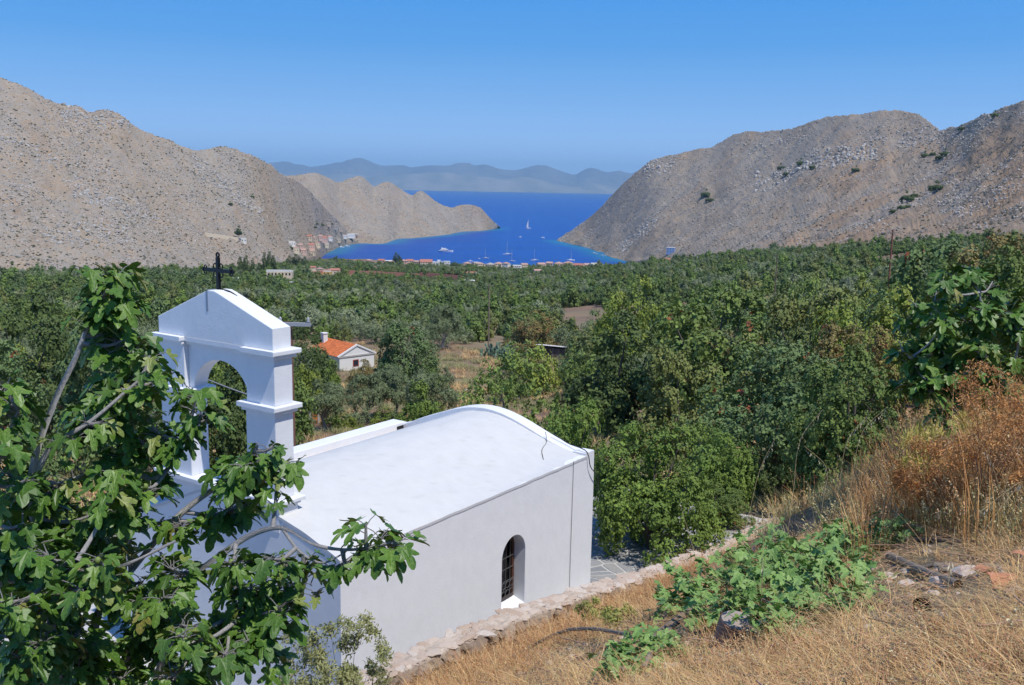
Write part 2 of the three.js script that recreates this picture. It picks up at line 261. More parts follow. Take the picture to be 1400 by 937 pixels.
// ------------------------------------------------------------------ sea
{
  const m = new MB(), NR = 240, NA = 160;
  const shal = [.012, .19, .30], deep = [.001, .056, .31], coast = []; for (const [n, a, b] of [['headland', 444, 684], ['hill_far_side', 762, 858]]) for (let px = a; px <= b; px += 2) { const s = surf[n], p = atY(px, s.by(px), SEA); coast.push([p.x, p.z]); } for (let px = 440; px < 860; px += 8) { const p = gp(px, 1300); coast.push([p.x, p.z]); }
  for (let i = 0; i <= NR; i++) for (let j = 0; j <= NA; j++) {
    const r = 1150 * Math.pow(32000 / 1150, i / NR), ang = lerp(-40, 42, j / NA) * Math.PI / 180, x = Math.sin(ang) * r, z = -Math.cos(ang) * r;
    let dm = 1e9; if (r < 2700) for (const c of coast) dm = Math.min(dm, Math.hypot(c[0] - x, c[1] - z)); const band = n2(x * .0016, z * .006) * .5 + n2(x * .006, z * .02) * .5, k = 1 + .16 * band; m.vert(x, SEA, z, 0, 1, 0, mix3(deep.map(q => q * k), shal, .75 * (1 - sstep(4, 48, dm))), x / 90, z / 90);
  }
  for (let i = 0; i < NR; i++) for (let j = 0; j < NA; j++) { const a = i * (NA + 1) + j, b = a + NA + 1; m.i.push(a, a + 1, b, b, a + 1, b + 1); }
  const wave = tileTex(512, (u, v) => { const k = .5 + .3 * pf(u, v, 16, 4, 61) + .2 * pf(u, v * 1.0, 50, 3, 66); return [k, k, k]; }, false);
  struct('sea', m.geo(), new THREE.MeshPhysicalMaterial({ vertexColors: true, roughness: .32, specularIntensity: .35, bumpMap: wave, bumpScale: 1.1 }));
}

// loose rock on the hills; dark scrub dots double as painted rock shadows
{
  const r = rng(77), rocks = [lump(1, 0, .35, .75), lump(2, 0, .4, .6), lump(3, 0, .35, .9)];
  const rockM = new THREE.MeshStandardMaterial({ color: 0xffffff, roughness: 1 });
  const sets = [[], [], []], cs = [[], [], []], bush = [], bc = [], q = new THREE.Quaternion(), e = new THREE.Euler();
  const spread = (name, pa, pb, n, nb, tMax, sMin, sMax) => {
    const s = surf[name];
    for (let i = 0; i < n; i++) {
      const px = lerp(pa, pb, r()), t = lerp(.02, tMax, Math.pow(r(), .85)), p = s.P(px, t);
      const dens = fbm(p.x * .008 + 3, p.z * .008 + p.y * .006, 3); if (r() > .45 + 1.5 * dens) continue;
      const sz = lerp(sMin, sMax, Math.pow(r(), 2.5)), k = i % 3; q.setFromEuler(e.set(r() * 6, r() * 6, r() * 6));
      sets[k].push(new THREE.Matrix4().compose(p, q, V(sz, sz * (.6 + .5 * r()), sz))); const g = lerp(.33, .46, r()); cs[k].push(lin(g, g * .91, g * (.79 + .06 * r())));
    }
    for (let i = 0; i < nb; i++) {
      const px = lerp(pa, pb, r()), t = lerp(.01, tMax, Math.pow(r(), 1.2)), p = s.P(px, t); if (fbm(p.x * .01 - 30, p.z * .01, 3) < -.1 && r() < .7) continue;
      const sz = lerp(.55, 2.4, Math.pow(r(), 4)); q.setFromEuler(e.set(0, r() * 6, 0)); bush.push(new THREE.Matrix4().compose(p, q, V(sz, sz * .7, sz))); const k = .7 + .6 * r(); bc.push(lin(.12 * k, .115 * k, .075 * k));  // scrub lumps, the small dark ones also imitating shadows of rocks
    }
  };
  spread('hill', -120, 489, 42000, 19000, 1.03, .5, 2.4);
  spread('headland', 335, 683, 22000, 11000, 1.03, .8, 3.0);
  spread('hill_far_side', 764, 1500, 50000, 22000, 1.03, .5, 2.6);
  // grey outcrops
  const crag = (name, x0, x1, y0, y1, n, s0, s1) => { const s = surf[name]; for (let i = 0; i < n; i++) { const px = lerp(x0, x1, r()), py = lerp(y0, y1, (px - x0) / (x1 - x0)) + (r() + r() - 1) * 16, t = (py - s.by(px)) / (s.fy(px) - s.by(px)); if (t > 1.01 || t < .02) continue; const p = s.P(px, t), sz = lerp(s0, s1, r() * r()), k = i % 3, g = lerp(.30, .44, r()); q.setFromEuler(e.set(r() * 6, r() * 6, r() * 6)); sets[k].push(new THREE.Matrix4().compose(p, q, V(sz, sz * 1.1, sz))); cs[k].push(lin(g, g * .94, g * .86)); } };
  crag('hill_far_side', 1030, 1200, 250, 205, 420, 2.5, 7.5); crag('hill_far_side', 880, 925, 232, 224, 90, 3, 7); crag('hill_far_side', 1190, 1290, 195, 185, 120, 2, 6); crag('hill_far_side', 850, 900, 345, 300, 160, 2, 6); crag('hill_far_side', 1000, 1100, 200, 190, 120, 2, 6);
  crag('hill', 80, 180, 156, 170, 160, 2, 5.5); crag('hill', 100, 220, 265, 300, 200, 2, 5); crag('hill', 260, 360, 220, 300, 260, 2, 5.5); crag('hill', 60, 180, 330, 320, 200, 1.6, 4.5); crag('headland', 500, 560, 262, 290, 120, 2, 6); crag('headland', 600, 670, 296, 300, 90, 2, 6); crag('hill', 0, 120, 200, 240, 150, 1.6, 4.5);
  sets.forEach((s, k) => stuffInst('hillside_rocks', ['grey limestone rubble strewn over the bare hillsides', 'pale angular limestone blocks strewn over the bare hillsides', 'weathered limestone boulders strewn over the bare hillsides'][k], 'rocks', rocks[k], rockM, s, cs[k]));
  const bg = lump(9, 1, .5, .8);
  stuffInst('scrub_and_rock_shade', 'low dark thorn scrub and added dark dots for rock shadows over the bare hillsides', 'scrub', bg, new THREE.MeshStandardMaterial({ color: 0xffffff, roughness: 1 }), bush, bc);
}
console.log('land done');
// ------------------------------------------------------------------ the chapel
const CH = thing('chapel', 'whitewashed chapel with vaulted roof and open arched belfry topped by an iron cross', 'chapel', V(SW.x, FLOOR, SW.z), Math.PI / 2 - AH);
const L = 7.93, WD = 5.7, H = WALLH;
const plasterMap = repeated(texPlaster, 2.6), plasterBump = repeated(bumpPlaster, 1.7);
const white = new THREE.MeshStandardMaterial({ color: lin(.765, .775, .805), roughness: .95, map: plasterMap, bumpMap: plasterBump, bumpScale: .004 });
const whiter = white;
{
  const northW = z => table(-z, [2.85, 3.2, 3.5, 4.0, 4.5, 5.0, 5.3, 6], [.58, .53, .44, .22, .01, -.18, -.27, -.29]), northE = z => table(-z, [2.8, 3.2, 3.5, 4.0, 4.5, 5.0, 5.3, 6], [.575, .53, .45, .26, .05, -.15, -.26, -.28]);
  const roofW = z => { if (z < -2.85) return northW(z); const u = (z + 2.85) / 2.85; return .58 * (1 - u * u); };       // at the front
  const roofE = z => z < -2.8 ? northE(z) : .28 + .30 * Math.cos(Math.PI * clamp((z + 2.8) / 2.8, -1, 1));               // at the back
  const roofY = (x, z) => H + .02 + lerp(roofW(z), roofE(z), sstep(0, 6.5, x)) + .008 * n2(x * 1.3, z * 1.3);
  const parE = z => z > -.34 ? .06 : z < -5.45 ? -.16 : .34 + .33 * Math.cos(Math.PI * clamp((z + 2.8) / 2.8, -1, 1)) - .16 * sstep(-4.5, -5.6, z);
  const extX = (pts, x0, x1, b = 0) => { const sh = new THREE.Shape(pts.map(([z, y]) => new THREE.Vector2(-z, y))); const g = new THREE.ExtrudeGeometry(sh, { depth: x1 - x0 - 2 * b, bevelEnabled: b > 0, bevelThickness: b, bevelSize: b, bevelOffset: -b, bevelSegments: 2 }); g.rotateY(Math.PI / 2); g.translate(x0 + b, 0, 0); return uvBox(g); };
  // south wall with the arched window
  const sh = new THREE.Shape(); sh.moveTo(.45, 0); sh.lineTo(7.55, 0); sh.lineTo(7.55, H); sh.lineTo(.45, H); sh.closePath();
  const wx0 = 4.40, wx1 = 5.22, wy0 = H - 2.62, wsp = H - 1.42, hole = new THREE.Path(); hole.moveTo(wx0, wy0); hole.lineTo(wx1, wy0); hole.lineTo(wx1, wsp); hole.absarc((wx0 + wx1) / 2, wsp, .41, 0, Math.PI, false); hole.lineTo(wx0, wy0); sh.holes.push(hole);
  const gS = new THREE.ExtrudeGeometry(sh, { depth: .45, bevelEnabled: false, curveSegments: 18 }); gS.translate(0, 0, -.45); part('wall', uvBox(gS), white, CH);
  // front wall, top following the vault
  const top = []; for (let i = 0; i <= 24; i++) { const z = -WD * i / 24; top.push([z, H - .02 + roofW(z)]); }
  part('wall', extX([[0, 0], ...top, [-WD, 0]], 0, .45), white, CH);
  part('wall', extX([[0, 0], [0, H - .45], [-WD, H - .45], [-WD, 0]], 7.55, L), white, CH);
  part('wall', box(.45, 7.55, 0, H - .35, -WD, -WD + .4), white, CH);
  part('parapet', bevelBox(.45, 7.6, H - .35, H - .05, -WD - .003, -WD + .40, .02), whiter, CH);
  const pe = []; for (let i = 0; i <= 60; i++) { const z = -5.68 * i / 60 - .002; pe.push([z, H + parE(z)]); }
  part('parapet', extX([[0, H - .45], ...pe, [-5.69, H - .45]], 7.56, L + .002, .015), whiter, CH);
  // vault
  const m = new MB(), NX = 60, NZ = 70;
  for (let i = 0; i <= NX; i++) for (let j = 0; j <= NZ; j++) {
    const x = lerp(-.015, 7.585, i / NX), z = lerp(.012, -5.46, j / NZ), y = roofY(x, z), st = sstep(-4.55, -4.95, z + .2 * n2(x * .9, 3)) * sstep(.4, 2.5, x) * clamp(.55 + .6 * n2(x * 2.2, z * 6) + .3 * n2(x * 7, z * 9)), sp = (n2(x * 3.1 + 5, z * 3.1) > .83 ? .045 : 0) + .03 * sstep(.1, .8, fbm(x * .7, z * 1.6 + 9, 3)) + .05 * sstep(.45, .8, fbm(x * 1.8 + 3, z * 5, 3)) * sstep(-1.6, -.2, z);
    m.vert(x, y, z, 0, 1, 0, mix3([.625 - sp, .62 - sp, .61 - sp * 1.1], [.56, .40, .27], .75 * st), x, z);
  }
  for (let i = 0; i < NX; i++) for (let j = 0; j < NZ; j++) { const a = i * (NZ + 1) + j, b = a + NZ + 1; m.i.push(a, b, a + 1, b, b + 1, a + 1); }
  const gr = m.geo(true), e = new MB();
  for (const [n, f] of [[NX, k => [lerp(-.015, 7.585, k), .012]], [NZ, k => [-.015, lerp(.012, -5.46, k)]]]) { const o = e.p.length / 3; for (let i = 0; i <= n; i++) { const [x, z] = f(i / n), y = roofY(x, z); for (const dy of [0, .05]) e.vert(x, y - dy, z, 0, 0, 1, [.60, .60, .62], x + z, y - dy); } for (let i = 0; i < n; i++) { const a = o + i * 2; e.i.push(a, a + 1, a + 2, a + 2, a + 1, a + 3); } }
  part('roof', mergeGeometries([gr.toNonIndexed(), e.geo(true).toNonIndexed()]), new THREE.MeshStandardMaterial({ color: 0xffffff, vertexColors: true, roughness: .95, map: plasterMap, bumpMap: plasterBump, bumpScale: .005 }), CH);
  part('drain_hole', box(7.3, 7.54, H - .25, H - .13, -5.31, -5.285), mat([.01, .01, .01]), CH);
  // window
  const win = part('window', merge([box(wx0, wx0 + .07, wy0 + .1, wsp, -.33, -.27), box(wx1 - .07, wx1, wy0 + .1, wsp, -.33, -.27), box(wx0 + .07, wx1 - .07, wy0 + .1, wy0 + .19, -.33, -.27), (() => { const s = new THREE.Shape(); s.absarc(0, 0, .41, 0, Math.PI, false); s.absarc(0, 0, .34, Math.PI, 0, true); const g = new THREE.ExtrudeGeometry(s, { depth: .06, bevelEnabled: false, curveSegments: 14 }); g.translate((wx0 + wx1) / 2, wsp, -.33); return uvBox(g); })()]), mat([.085, .032, .018], .55), CH, 'brown timber window frame');
  const iron = mat([.012, .012, .014], .45, { metalness: .5 });
  const gl = new THREE.Shape(); gl.moveTo(wx0, wy0 + .1); gl.lineTo(wx1, wy0 + .1); gl.lineTo(wx1, wsp); gl.absarc((wx0 + wx1) / 2, wsp, .405, 0, Math.PI, false); gl.closePath();
  const gg = new THREE.ShapeGeometry(gl, 14); gg.translate(0, 0, -.36); part('pane', gg, new THREE.MeshPhysicalMaterial({ color: lin(.012, .013, .015), roughness: .08 }), win);
  const bars = []; const rod = (a, b, r = .009) => tube([a, a.clone().lerp(b, .5), b], [r, r], 6, 2);
  for (let i = 1; i < 5; i++) { const x = lerp(wx0 + .05, wx1 - .05, i / 5), top = wsp + Math.sqrt(Math.max(0, .36 ** 2 - (x - (wx0 + wx1) / 2) ** 2)); bars.push(rod(V(x, wy0 + .18, -.24), V(x, top, -.24))); }
  for (const y of [.2, .56, .82, 1.06]) bars.push(rod(V(wx0 + .05, wy0 + y, -.24), V(wx1 - .05, wy0 + y, -.24)));
  const ring = (x, y, r) => { const g = new THREE.TorusGeometry(r, .008, 5, 14); g.translate(x, y, -.24); return g; };
  for (let i = 0; i < 5; i++) for (let k = 0; k < 2; k++) bars.push(ring(lerp(wx0 + .05, wx1 - .05, (i + .5) / 5), wy0 + .29 + k * .18, .068));
  part('grille', merge(bars), mat([.10, .10, .105], .5, { metalness: .3 }), win, 'scrolled iron window grille');
  const sill = new THREE.Shape(); sill.moveTo(-.3, .12); sill.lineTo(.02, .02); sill.lineTo(.02, -.04); sill.lineTo(-.3, -.04); sill.closePath();
  const gsl = new THREE.ExtrudeGeometry(sill, { depth: wx1 - wx0 - .004, bevelEnabled: false }); gsl.rotateY(-Math.PI / 2); gsl.translate(wx1 - .002, wy0 + .03, 0); part('sill', uvBox(gsl), whiter, win);
  // belfry
  const BF = new THREE.Group(); BF.name = 'belfry'; CH.add(BF); BF.position.set(0, H, 0);
  const bw = whiter, TB = .38;
  const extB = (pts, x0, x1, holes) => { const s = new THREE.Shape(pts.map(([z, y]) => new THREE.Vector2(-z, y))); if (holes) s.holes.push(holes); const b = .012, g = new THREE.ExtrudeGeometry(s, { depth: x1 - x0 - 2 * b, bevelEnabled: true, bevelThickness: b, bevelSize: b, bevelOffset: -b, bevelSegments: 2, curveSegments: 20 }); g.rotateY(Math.PI / 2); g.translate(x0 + b, 0, 0); return uvBox(g); };
  const zR = -1.42, zRi = -2.13, zLi = -3.61, zL = -4.4;
  part('base', bevelBox(-.012, TB + .02, .15, .58, -4.48, -1.36, .015), bw, BF);
  const ledge = (z0, z1, y0, y1, x0 = 0, pr = .11, ends = [1, 1]) => merge([bevelBox(x0 - pr * .5, TB + pr * .5, y0, lerp(y0, y1, .45), z0 - pr * .5 * ends[0], z1 + pr * .5 * ends[1], .012), bevelBox(x0 - pr, TB + pr, lerp(y0, y1, .45), y1, z0 - pr * ends[0], z1 + pr * ends[1], .012)]);
  part('cornice', ledge(-4.46, -1.38, .57, .69), bw, BF);
  part('pillar', bevelBox(0, TB, .69, 2.12, zRi, zR, .012), bw, BF); part('pillar', bevelBox(0, TB, .69, 2.12, zL, zLi, .012), bw, BF);
  part('impost', ledge(zRi, zR, 2.12, 2.26), bw, BF); part('impost', ledge(zL, zLi, 2.12, 2.26), bw, BF);
  part('pilaster', bevelBox(0, TB, 2.26, 3.03, zRi + .03, zR, .012), bw, BF); part('pilaster', bevelBox(0, TB, 2.26, 3.03, zL, zLi - .1, .012), bw, BF);
  const am = (zRi + zLi) / 2, ar = (zRi - zLi) / 2, arch = [[zRi + .031, 2.26], [zRi + .031, 3.03], [zLi - .101, 3.03], [zLi - .101, 2.26], [zLi + .05, 2.26]];
  for (let i = 1; i < 24; i++) { const t = Math.PI * (1 - i / 24); arch.push([am + (ar - .02) * Math.cos(t), 2.2 + .63 * Math.sin(t)]); }
  arch.push([zRi - .05, 2.26]);
  part('arch', extB(arch, .09, TB - .01), bw, BF);
  part('cornice', merge([ledge(zL, zLi - .1, 3.03, 3.17, 0, .11, [1, .3]), ledge(zLi - .1, zRi + .03, 3.03, 3.168, .09, .10, [0, 0]), ledge(zRi + .03, zR, 3.03, 3.17, 0, .11, [.3, 1])]), bw, BF);
  part('pediment', extB([[zR - .02, 3.17], [zR - .02, 3.52], [-2.74, 3.985], [-2.86, 4.02], [-3.0, 4.02], [-3.1, 3.99], [zL, 3.46], [zL, 3.17]], 0, TB), bw, BF);
  part('earthing_strap', merge([box(-.006, -.001, 3.66, 4.0, -3.06, -3.015), box(-.006, TB * .5, 4.02, 4.024, -3.06, -3.015)]), mat([.25, .29, .36], .6), BF, 'flat grey strip below the cross');  // thin grey strip down the pediment front and over its top
  part('bracket', tube([V(.19, 4.03, -2.92), V(.24, 4.0, -2.75), V(.27, 3.93, -2.6)], [.012, .012], 6), iron, BF);  // short dark rod along the pediment slope
  // iron cross
  const cz = -2.97, cx = .19, cr = [box(cx - .025, cx + .025, 4.0, 4.56, cz - .03, cz + .03), box(cx - .025, cx + .025, 4.31, 4.37, cz - .34, cz - .031), box(cx - .025, cx + .025, 4.31, 4.37, cz + .031, cz + .34)];
  const tor = (y, z, r, t) => { const g = new THREE.TorusGeometry(r, t, 6, 16); g.rotateY(Math.PI / 2); g.translate(cx, y, z); return g; };
  cr.push(tor(4.60, cz, .035, .016), tor(4.34, cz - .365, .03, .016), tor(4.34, cz + .365, .03, .016));
  for (const a of [-1, 1]) for (const b of [-1, 1]) { cr.push(tor(4.34 + a * .07, cz + b * .075, .045, .011)); cr.push(tor(4.34 + a * .045, cz + b * .33, .028, .010)); }
  part('cross', merge(cr), iron, CH).position.y = H;
  // cables on the wall
  const cab = mat([.05, .05, .055], .6);
  part('cable', tube([V(7.0, H + .02, .02), V(7.0, 2.2, .015), V(6.985, 1.1, .018), V(6.99, .2, .015)], [.005, .005], 5, 12), cab, CH);
  part('cable', tube([V(6.6, roofY(6.6, -.5) + .012, -.5), V(7.0, roofY(7, -.8) + .012, -.8), V(7.5, roofY(7.5, -1.0) + .02, -1.0), V(7.6, H + .36, -1.1)], [.007, .007], 5, 12), cab, CH);
  part('cable', tube([V(7.75, H + .32, -1.0), V(7.76, H + .15, -.6), V(7.6, H + .08, .0), V(7.66, H - .25, .06), V(7.95, H - .55, .1), V(8.3, H - 1.0, -.1)], [.011, .011], 6, 22), mat([.01, .01, .012], .5), CH);
}
// ------------------------------------------------------------------ paved terrace
{
  const r = rng(5), seeds = [];
  for (let a = 7.4; a < 16.2; a += .46) for (let s = -5.6; s < 2.2; s += .4) seeds.push([a + (r() - .5) * .42, s + (r() - .5) * .36]);
  const base = toWorld(0, 0, 0);
  const slab = new THREE.Mesh(uvBox((() => { const g = new THREE.BoxGeometry(18, .1, 10); g.translate(6.1, -.045, -3.4); return g; })()), new THREE.MeshStandardMaterial({ color: lin(.58, .565, .545), roughness: 1, map: repeated(texStone, .7) }));
  slab.name = 'terrace'; slab.position.copy(base); slab.rotation.y = Math.PI / 2 - AH; slab.userData.kind = 'structure'; slab.receiveShadow = slab.castShadow = true; scene.add(slab);
  const tones = [[.30, .305, .315], [.335, .335, .34], [.265, .27, .28], [.36, .35, .34]].map(c => new THREE.MeshStandardMaterial({ color: lin(...c), roughness: .9, map: repeated(texStone, .6), bumpMap: repeated(texStone, .3), bumpScale: .006 }));
  for (const c of seeds) {
    if (c[0] < 7.9 || c[0] > 14.9 || c[1] < -4.6 || c[1] > wallS(c[0]) - .1) continue;
    let poly = [[c[0] - 1, c[1] - 1], [c[0] + 1, c[1] - 1], [c[0] + 1, c[1] + 1], [c[0] - 1, c[1] + 1]];
    for (const o of seeds) {
      const dx = o[0] - c[0], dz = o[1] - c[1], l = Math.hypot(dx, dz); if (l < 1e-6 || l > 1.3) continue;
      const lim = l / 2 - .03, out = [];
      for (let i = 0; i < poly.length; i++) { const p = poly[i], q = poly[(i + 1) % poly.length], dp = ((p[0] - c[0]) * dx + (p[1] - c[1]) * dz) / l - lim, dq = ((q[0] - c[0]) * dx + (q[1] - c[1]) * dz) / l - lim; if (dp <= 0) out.push(p); if (dp * dq < 0) { const t = dp / (dp - dq); out.push([lerp(p[0], q[0], t), lerp(p[1], q[1], t)]); } }
      poly = out;
    }
    if (poly.length < 3) continue;
    const sh = new THREE.Shape(poly.map(p => new THREE.Vector2(p[0], -p[1]))), g = new THREE.ExtrudeGeometry(sh, { depth: .008, bevelEnabled: true, bevelThickness: .01, bevelSize: .018, bevelOffset: -.016, bevelSegments: 1 }); g.rotateX(-Math.PI / 2); g.translate(0, .002 + r() * .004, 0);
    part('flagstone', uvBox(g), tones[Math.floor(r() * 4)], slab);
  }
}
// ------------------------------------------------------------------ the low stone wall
const stoneMats = [[.42, .30, .21], [.36, .27, .205], [.47, .37, .28], [.30, .23, .175]].map(c => new THREE.MeshStandardMaterial({ color: lin(...c), roughness: 1, map: repeated(texStone, .5), bumpMap: repeated(texStone, .25), bumpScale: .02 }));
const lumps = [1, 2, 3, 4, 5, 6].map(k => lump(20 + k, 1, .3, .7));
{
  const r = rng(8), T = thing('retaining_wall', 'low rough stone wall with cream mortar coping beside the chapel', 'wall', toWorld(0, 0, 0), Math.PI / 2 - AH);
  const m = new MB(), N = 150, K = 12, a0 = -5, a1 = 15.5;
  for (let i = 0; i <= N; i++) { const a = lerp(a0, a1, i / N), s = wallS(a), t = wallT(a);
    const sec = [[s, -.3], [s + .01, t - .06], [s + .05, t - .01]]; for (let k = 1; k < K; k++) sec.push([s + .05 + (WALLW - .09) * k / K, t + .012 * n2(a * 3, k * .9)]); sec.push([s + WALLW, t - .05], [s + WALLW - .05, t - .5], [s + WALLW - .05, -.3]);
    sec.forEach(([z, y], k) => { const w = .022 * n2(a * 2.3, k * .7 + 9) + .012 * n2(a * 9, k); m.vert(a, y + w, z + w * .6 + .03 * n2(a * .8, 4), 0, 1, 0, null, a, z + y); }); }
  const S = K + 4; for (let i = 0; i < N; i++) for (let k = 0; k < S; k++) { const a = i * (S + 1) + k, b = a + S + 1; m.i.push(a, a + 1, b, b, a + 1, b + 1); }
  part('mortar_bed', m.geo(true), new THREE.MeshStandardMaterial({ color: lin(.66, .56, .48), roughness: 1, map: repeated(texStone, .8), bumpMap: repeated(texSoil, .5), bumpScale: .02, side: THREE.DoubleSide }), T);
  const capM = [[.68, .57, .49], [.62, .50, .42], [.72, .63, .56], [.58, .45, .36]].map(c => new THREE.MeshStandardMaterial({ color: lin(...c), roughness: 1, map: repeated(texStone, .5), bumpMap: repeated(texStone, .3), bumpScale: .015 }));
  for (let a = a0; a < a1;) { const w = .12 + .2 * r(); for (let k = 0; k < 3; k++) { if (r() < .2) continue; const o = part('coping_stone', lumps[Math.floor(r() * 6)], capM[Math.floor(r() * 4)], T), s = wallS(a) + .07 + k * .15 + (r() - .5) * .1; o.position.set(a + (r() - .5) * .16, wallT(a) - .018 + r() * .02, s); const sz = .8 + .7 * r() * r(); o.scale.set(w * 1.25 * sz, .05 + .045 * r(), (.13 + .1 * r()) * sz); o.rotation.set(.1 * (r() - .5), r() * 6.3, .1 * (r() - .5)); } a += w * .8; }
  for (let a = a0; a < a1;) { const w = .14 + .24 * r(); for (let k = 0; k < 3; k++) { const o = part('stone', lumps[Math.floor(r() * 6)], stoneMats[Math.floor(r() * 4)], T); const s = wallS(a) + WALLW - .03 + r() * .05; o.position.set(a + (r() - .5) * .1, wallT(a) - .1 - k * .15 - r() * .04, s); o.scale.set(w * 1.25, .16 + .1 * r(), .2 + .1 * r()); o.rotation.set(r() * .5, r() * 6, r() * .4); } a += w * .9; }
  for (const [px, py, s] of [[826, 805, .32], [849, 800, .36]]) { const p = atY(px, py, FLOOR + wallT(8) + .03), o = thing('loose_stone', s < .34 ? 'ochre rounded stone lying on the wall coping' : 'flat brown stone lying on the wall coping beside an ochre stone', 'stone', p), g = part('stone', lumps[s < .34 ? 1 : 4], s < .34 ? mat([.42, .28, .12]) : stoneMats[3], o); g.scale.set(s, .2, s * .7); }
}
console.log('chapel done');
// ------------------------------------------------------------------ trees
const rdir = r => { const z = 2 * r() - 1, a = r() * 6.2832, s = Math.sqrt(1 - z * z); return V(s * Math.cos(a), z, s * Math.sin(a)); };
const foliage = new THREE.MeshPhysicalMaterial({ vertexColors: true, roughness: .75, specularIntensity: .6, transmission: .25, thickness: 0, side: THREE.DoubleSide });
const bark = new THREE.MeshStandardMaterial({ color: lin(.17, .145, .12), roughness: 1, map: repeated(texBark, 1), bumpMap: repeated(texBark, .5), bumpScale: .02 });
const greyBark = new THREE.MeshStandardMaterial({ color: lin(.40, .38, .36), roughness: .95, map: repeated(texBark, 1), bumpMap: repeated(texBark, .5), bumpScale: .01 });
function addLeaf(m, p, dir, side, len, wid, c) {
  const n = dir.clone().cross(side).normalize();
  const b = m.vert(p.x, p.y, p.z, n.x, n.y, n.z, c), q = p.clone().addScaledVector(dir, len * .5), t = p.clone().addScaledVector(dir, len);
  const l = m.vert(q.x - side.x * wid + n.x * wid * .3, q.y - side.y * wid + n.y * wid * .3, q.z - side.z * wid + n.z * wid * .3, n.x, n.y, n.z, c), k = m.vert(t.x, t.y, t.z, n.x, n.y, n.z, c), e = m.vert(q.x + side.x * wid + n.x * wid * .3, q.y + side.y * wid + n.y * wid * .3, q.z + side.z * wid + n.z * wid * .3, n.x, n.y, n.z, c);
  m.i.push(b, l, k, b, k, e);
}
// o: w crown width, h height, y0 crown foot, K clumps, tips per clump, lpt leaves per tip, len/wid of a leaf, cols
const coreBall = new THREE.IcosahedronGeometry(1, 1), coreSmall = new THREE.IcosahedronGeometry(1, 0);
function addCore(m, ball, c, rad, seed, col) {
  const p = ball.attributes.position, off = m.p.length / 3;
  for (let i = 0; i < p.count; i++) { const x = p.getX(i), y = p.getY(i), z = p.getZ(i), k = rad * (1 + .22 * n3(x * 1.9 + seed, y * 1.9, z * 1.9 - seed)); m.vert(c.x + x * k, c.y + y * k * .9, c.z + z * k, x, y, z, col); m.i.push(off + i); }
}
function crownGeo(seed, o) {
  const r = rng(seed), m = new MB(), cy = (o.y0 + o.h) / 2, hy = (o.h - o.y0) / 2, lobes = [];
  for (let k = 0; k < o.K; k++) {
    const d = rdir(r); if (d.y < -.35) d.y *= .45; const rad = k < o.K * .15 ? .35 * r() : .64 + .2 * r(), cr = o.w * (o.cr ?? .12) * (.7 + .75 * r());
    const wob = 1 + .13 * n3(d.x * 1.6 + seed, d.y * 1.6, d.z * 1.6);
    if (o.dome) { d.y = Math.abs(d.y) * .95 + .02; }
    const c = o.dome ? V(d.x * rad * o.w / 2 * wob, o.y0 + cr * .5 + d.y * rad * (o.h - o.y0 - cr * .4) * wob, d.z * rad * o.w / 2 * wob) : V(d.x * rad * o.w / 2 * wob, cy + d.y * rad * hy * wob, d.z * rad * o.w / 2 * wob), cc = mix3(o.cols[0], o.cols[1], r()), ck = .9 + .2 * r(); lobes.push(c);
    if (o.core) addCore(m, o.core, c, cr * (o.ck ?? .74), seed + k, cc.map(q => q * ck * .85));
    for (let t = 0; t < o.tips; t++) {
      const e = rdir(r).addScaledVector(d, .55).add(V(0, .3, 0)).normalize(), p = c.clone().addScaledVector(e, cr * (.6 + .5 * r())), tk = ck * (.84 + .32 * r()), odd = o.odd && r() < (o.oddP ?? .02) ? o.odd : null, col = (odd || cc).map(q => q * tk);
      for (let l = 0; l < o.lpt; l++) {
        const nn = rdir(r).multiplyScalar(o.rand ?? .7).add(e).add(V(0, .25, 0)).normalize(), ld = o.lift ? rdir(r).addScaledVector(e, .8).add(V(0, o.lift, 0)).normalize() : rdir(r).cross(nn).normalize(), sd = o.lift ? rdir(r).cross(ld).normalize() : nn.clone().cross(ld).normalize(), lp = p.clone().addScaledVector(rdir(r), o.len * .7), s = .7 + .6 * r(), lk = .85 + .3 * r();
        addLeaf(m, lp, ld, sd, o.len * s, o.wid * s, col.map(q => q * lk));
      }
    }
  }
  if (o.fit !== false) { // bring the crown to its stated width and height
    const R = [], T = []; for (let i = 0; i < m.p.length; i += 12) { R.push(Math.hypot(m.p[i], m.p[i + 2])); T.push(m.p[i + 1]); } R.sort((a, b) => a - b); T.sort((a, b) => a - b);
    const kr = o.w / 2 / R[Math.floor(R.length * .97)], ky = (o.h - o.y0) / (T[Math.floor(T.length * .985)] - o.y0);
    for (let i = 0; i < m.p.length; i += 3) { m.p[i] *= kr; m.p[i + 2] *= kr; m.p[i + 1] = o.y0 + (m.p[i + 1] - o.y0) * ky; } lobes.forEach(c => { c.x *= kr; c.z *= kr; c.y = o.y0 + (c.y - o.y0) * ky; });
  }
  return { geo: m.geo(), lobes };
}
function trunkGeo(seed, o, lobes) {
  const r = rng(seed + 500), gs = [], tr = o.tr ?? o.w * .035, f = V((r() - .5) * .15 * o.w, o.y0 + .12 * (o.h - o.y0), (r() - .5) * .15 * o.w);
  gs.push(tube([V(0, -.3, 0), V(f.x * .3 + .1 * tr, f.y * .5, f.z * .3), f], [tr * 1.5, tr, tr * .75], 8, 8));
  for (const c of lobes.filter((_, i) => i % Math.ceil(lobes.length / (o.limbs ?? 8)) === 0)) gs.push(tube([f, f.clone().lerp(c, .5).add(V(0, .05 * o.w * (r() - .3), 0)), c], [tr * .6, tr * .35, tr * .12], 5, 5));
  return merge(gs);
}
const protoHome = new THREE.Group();
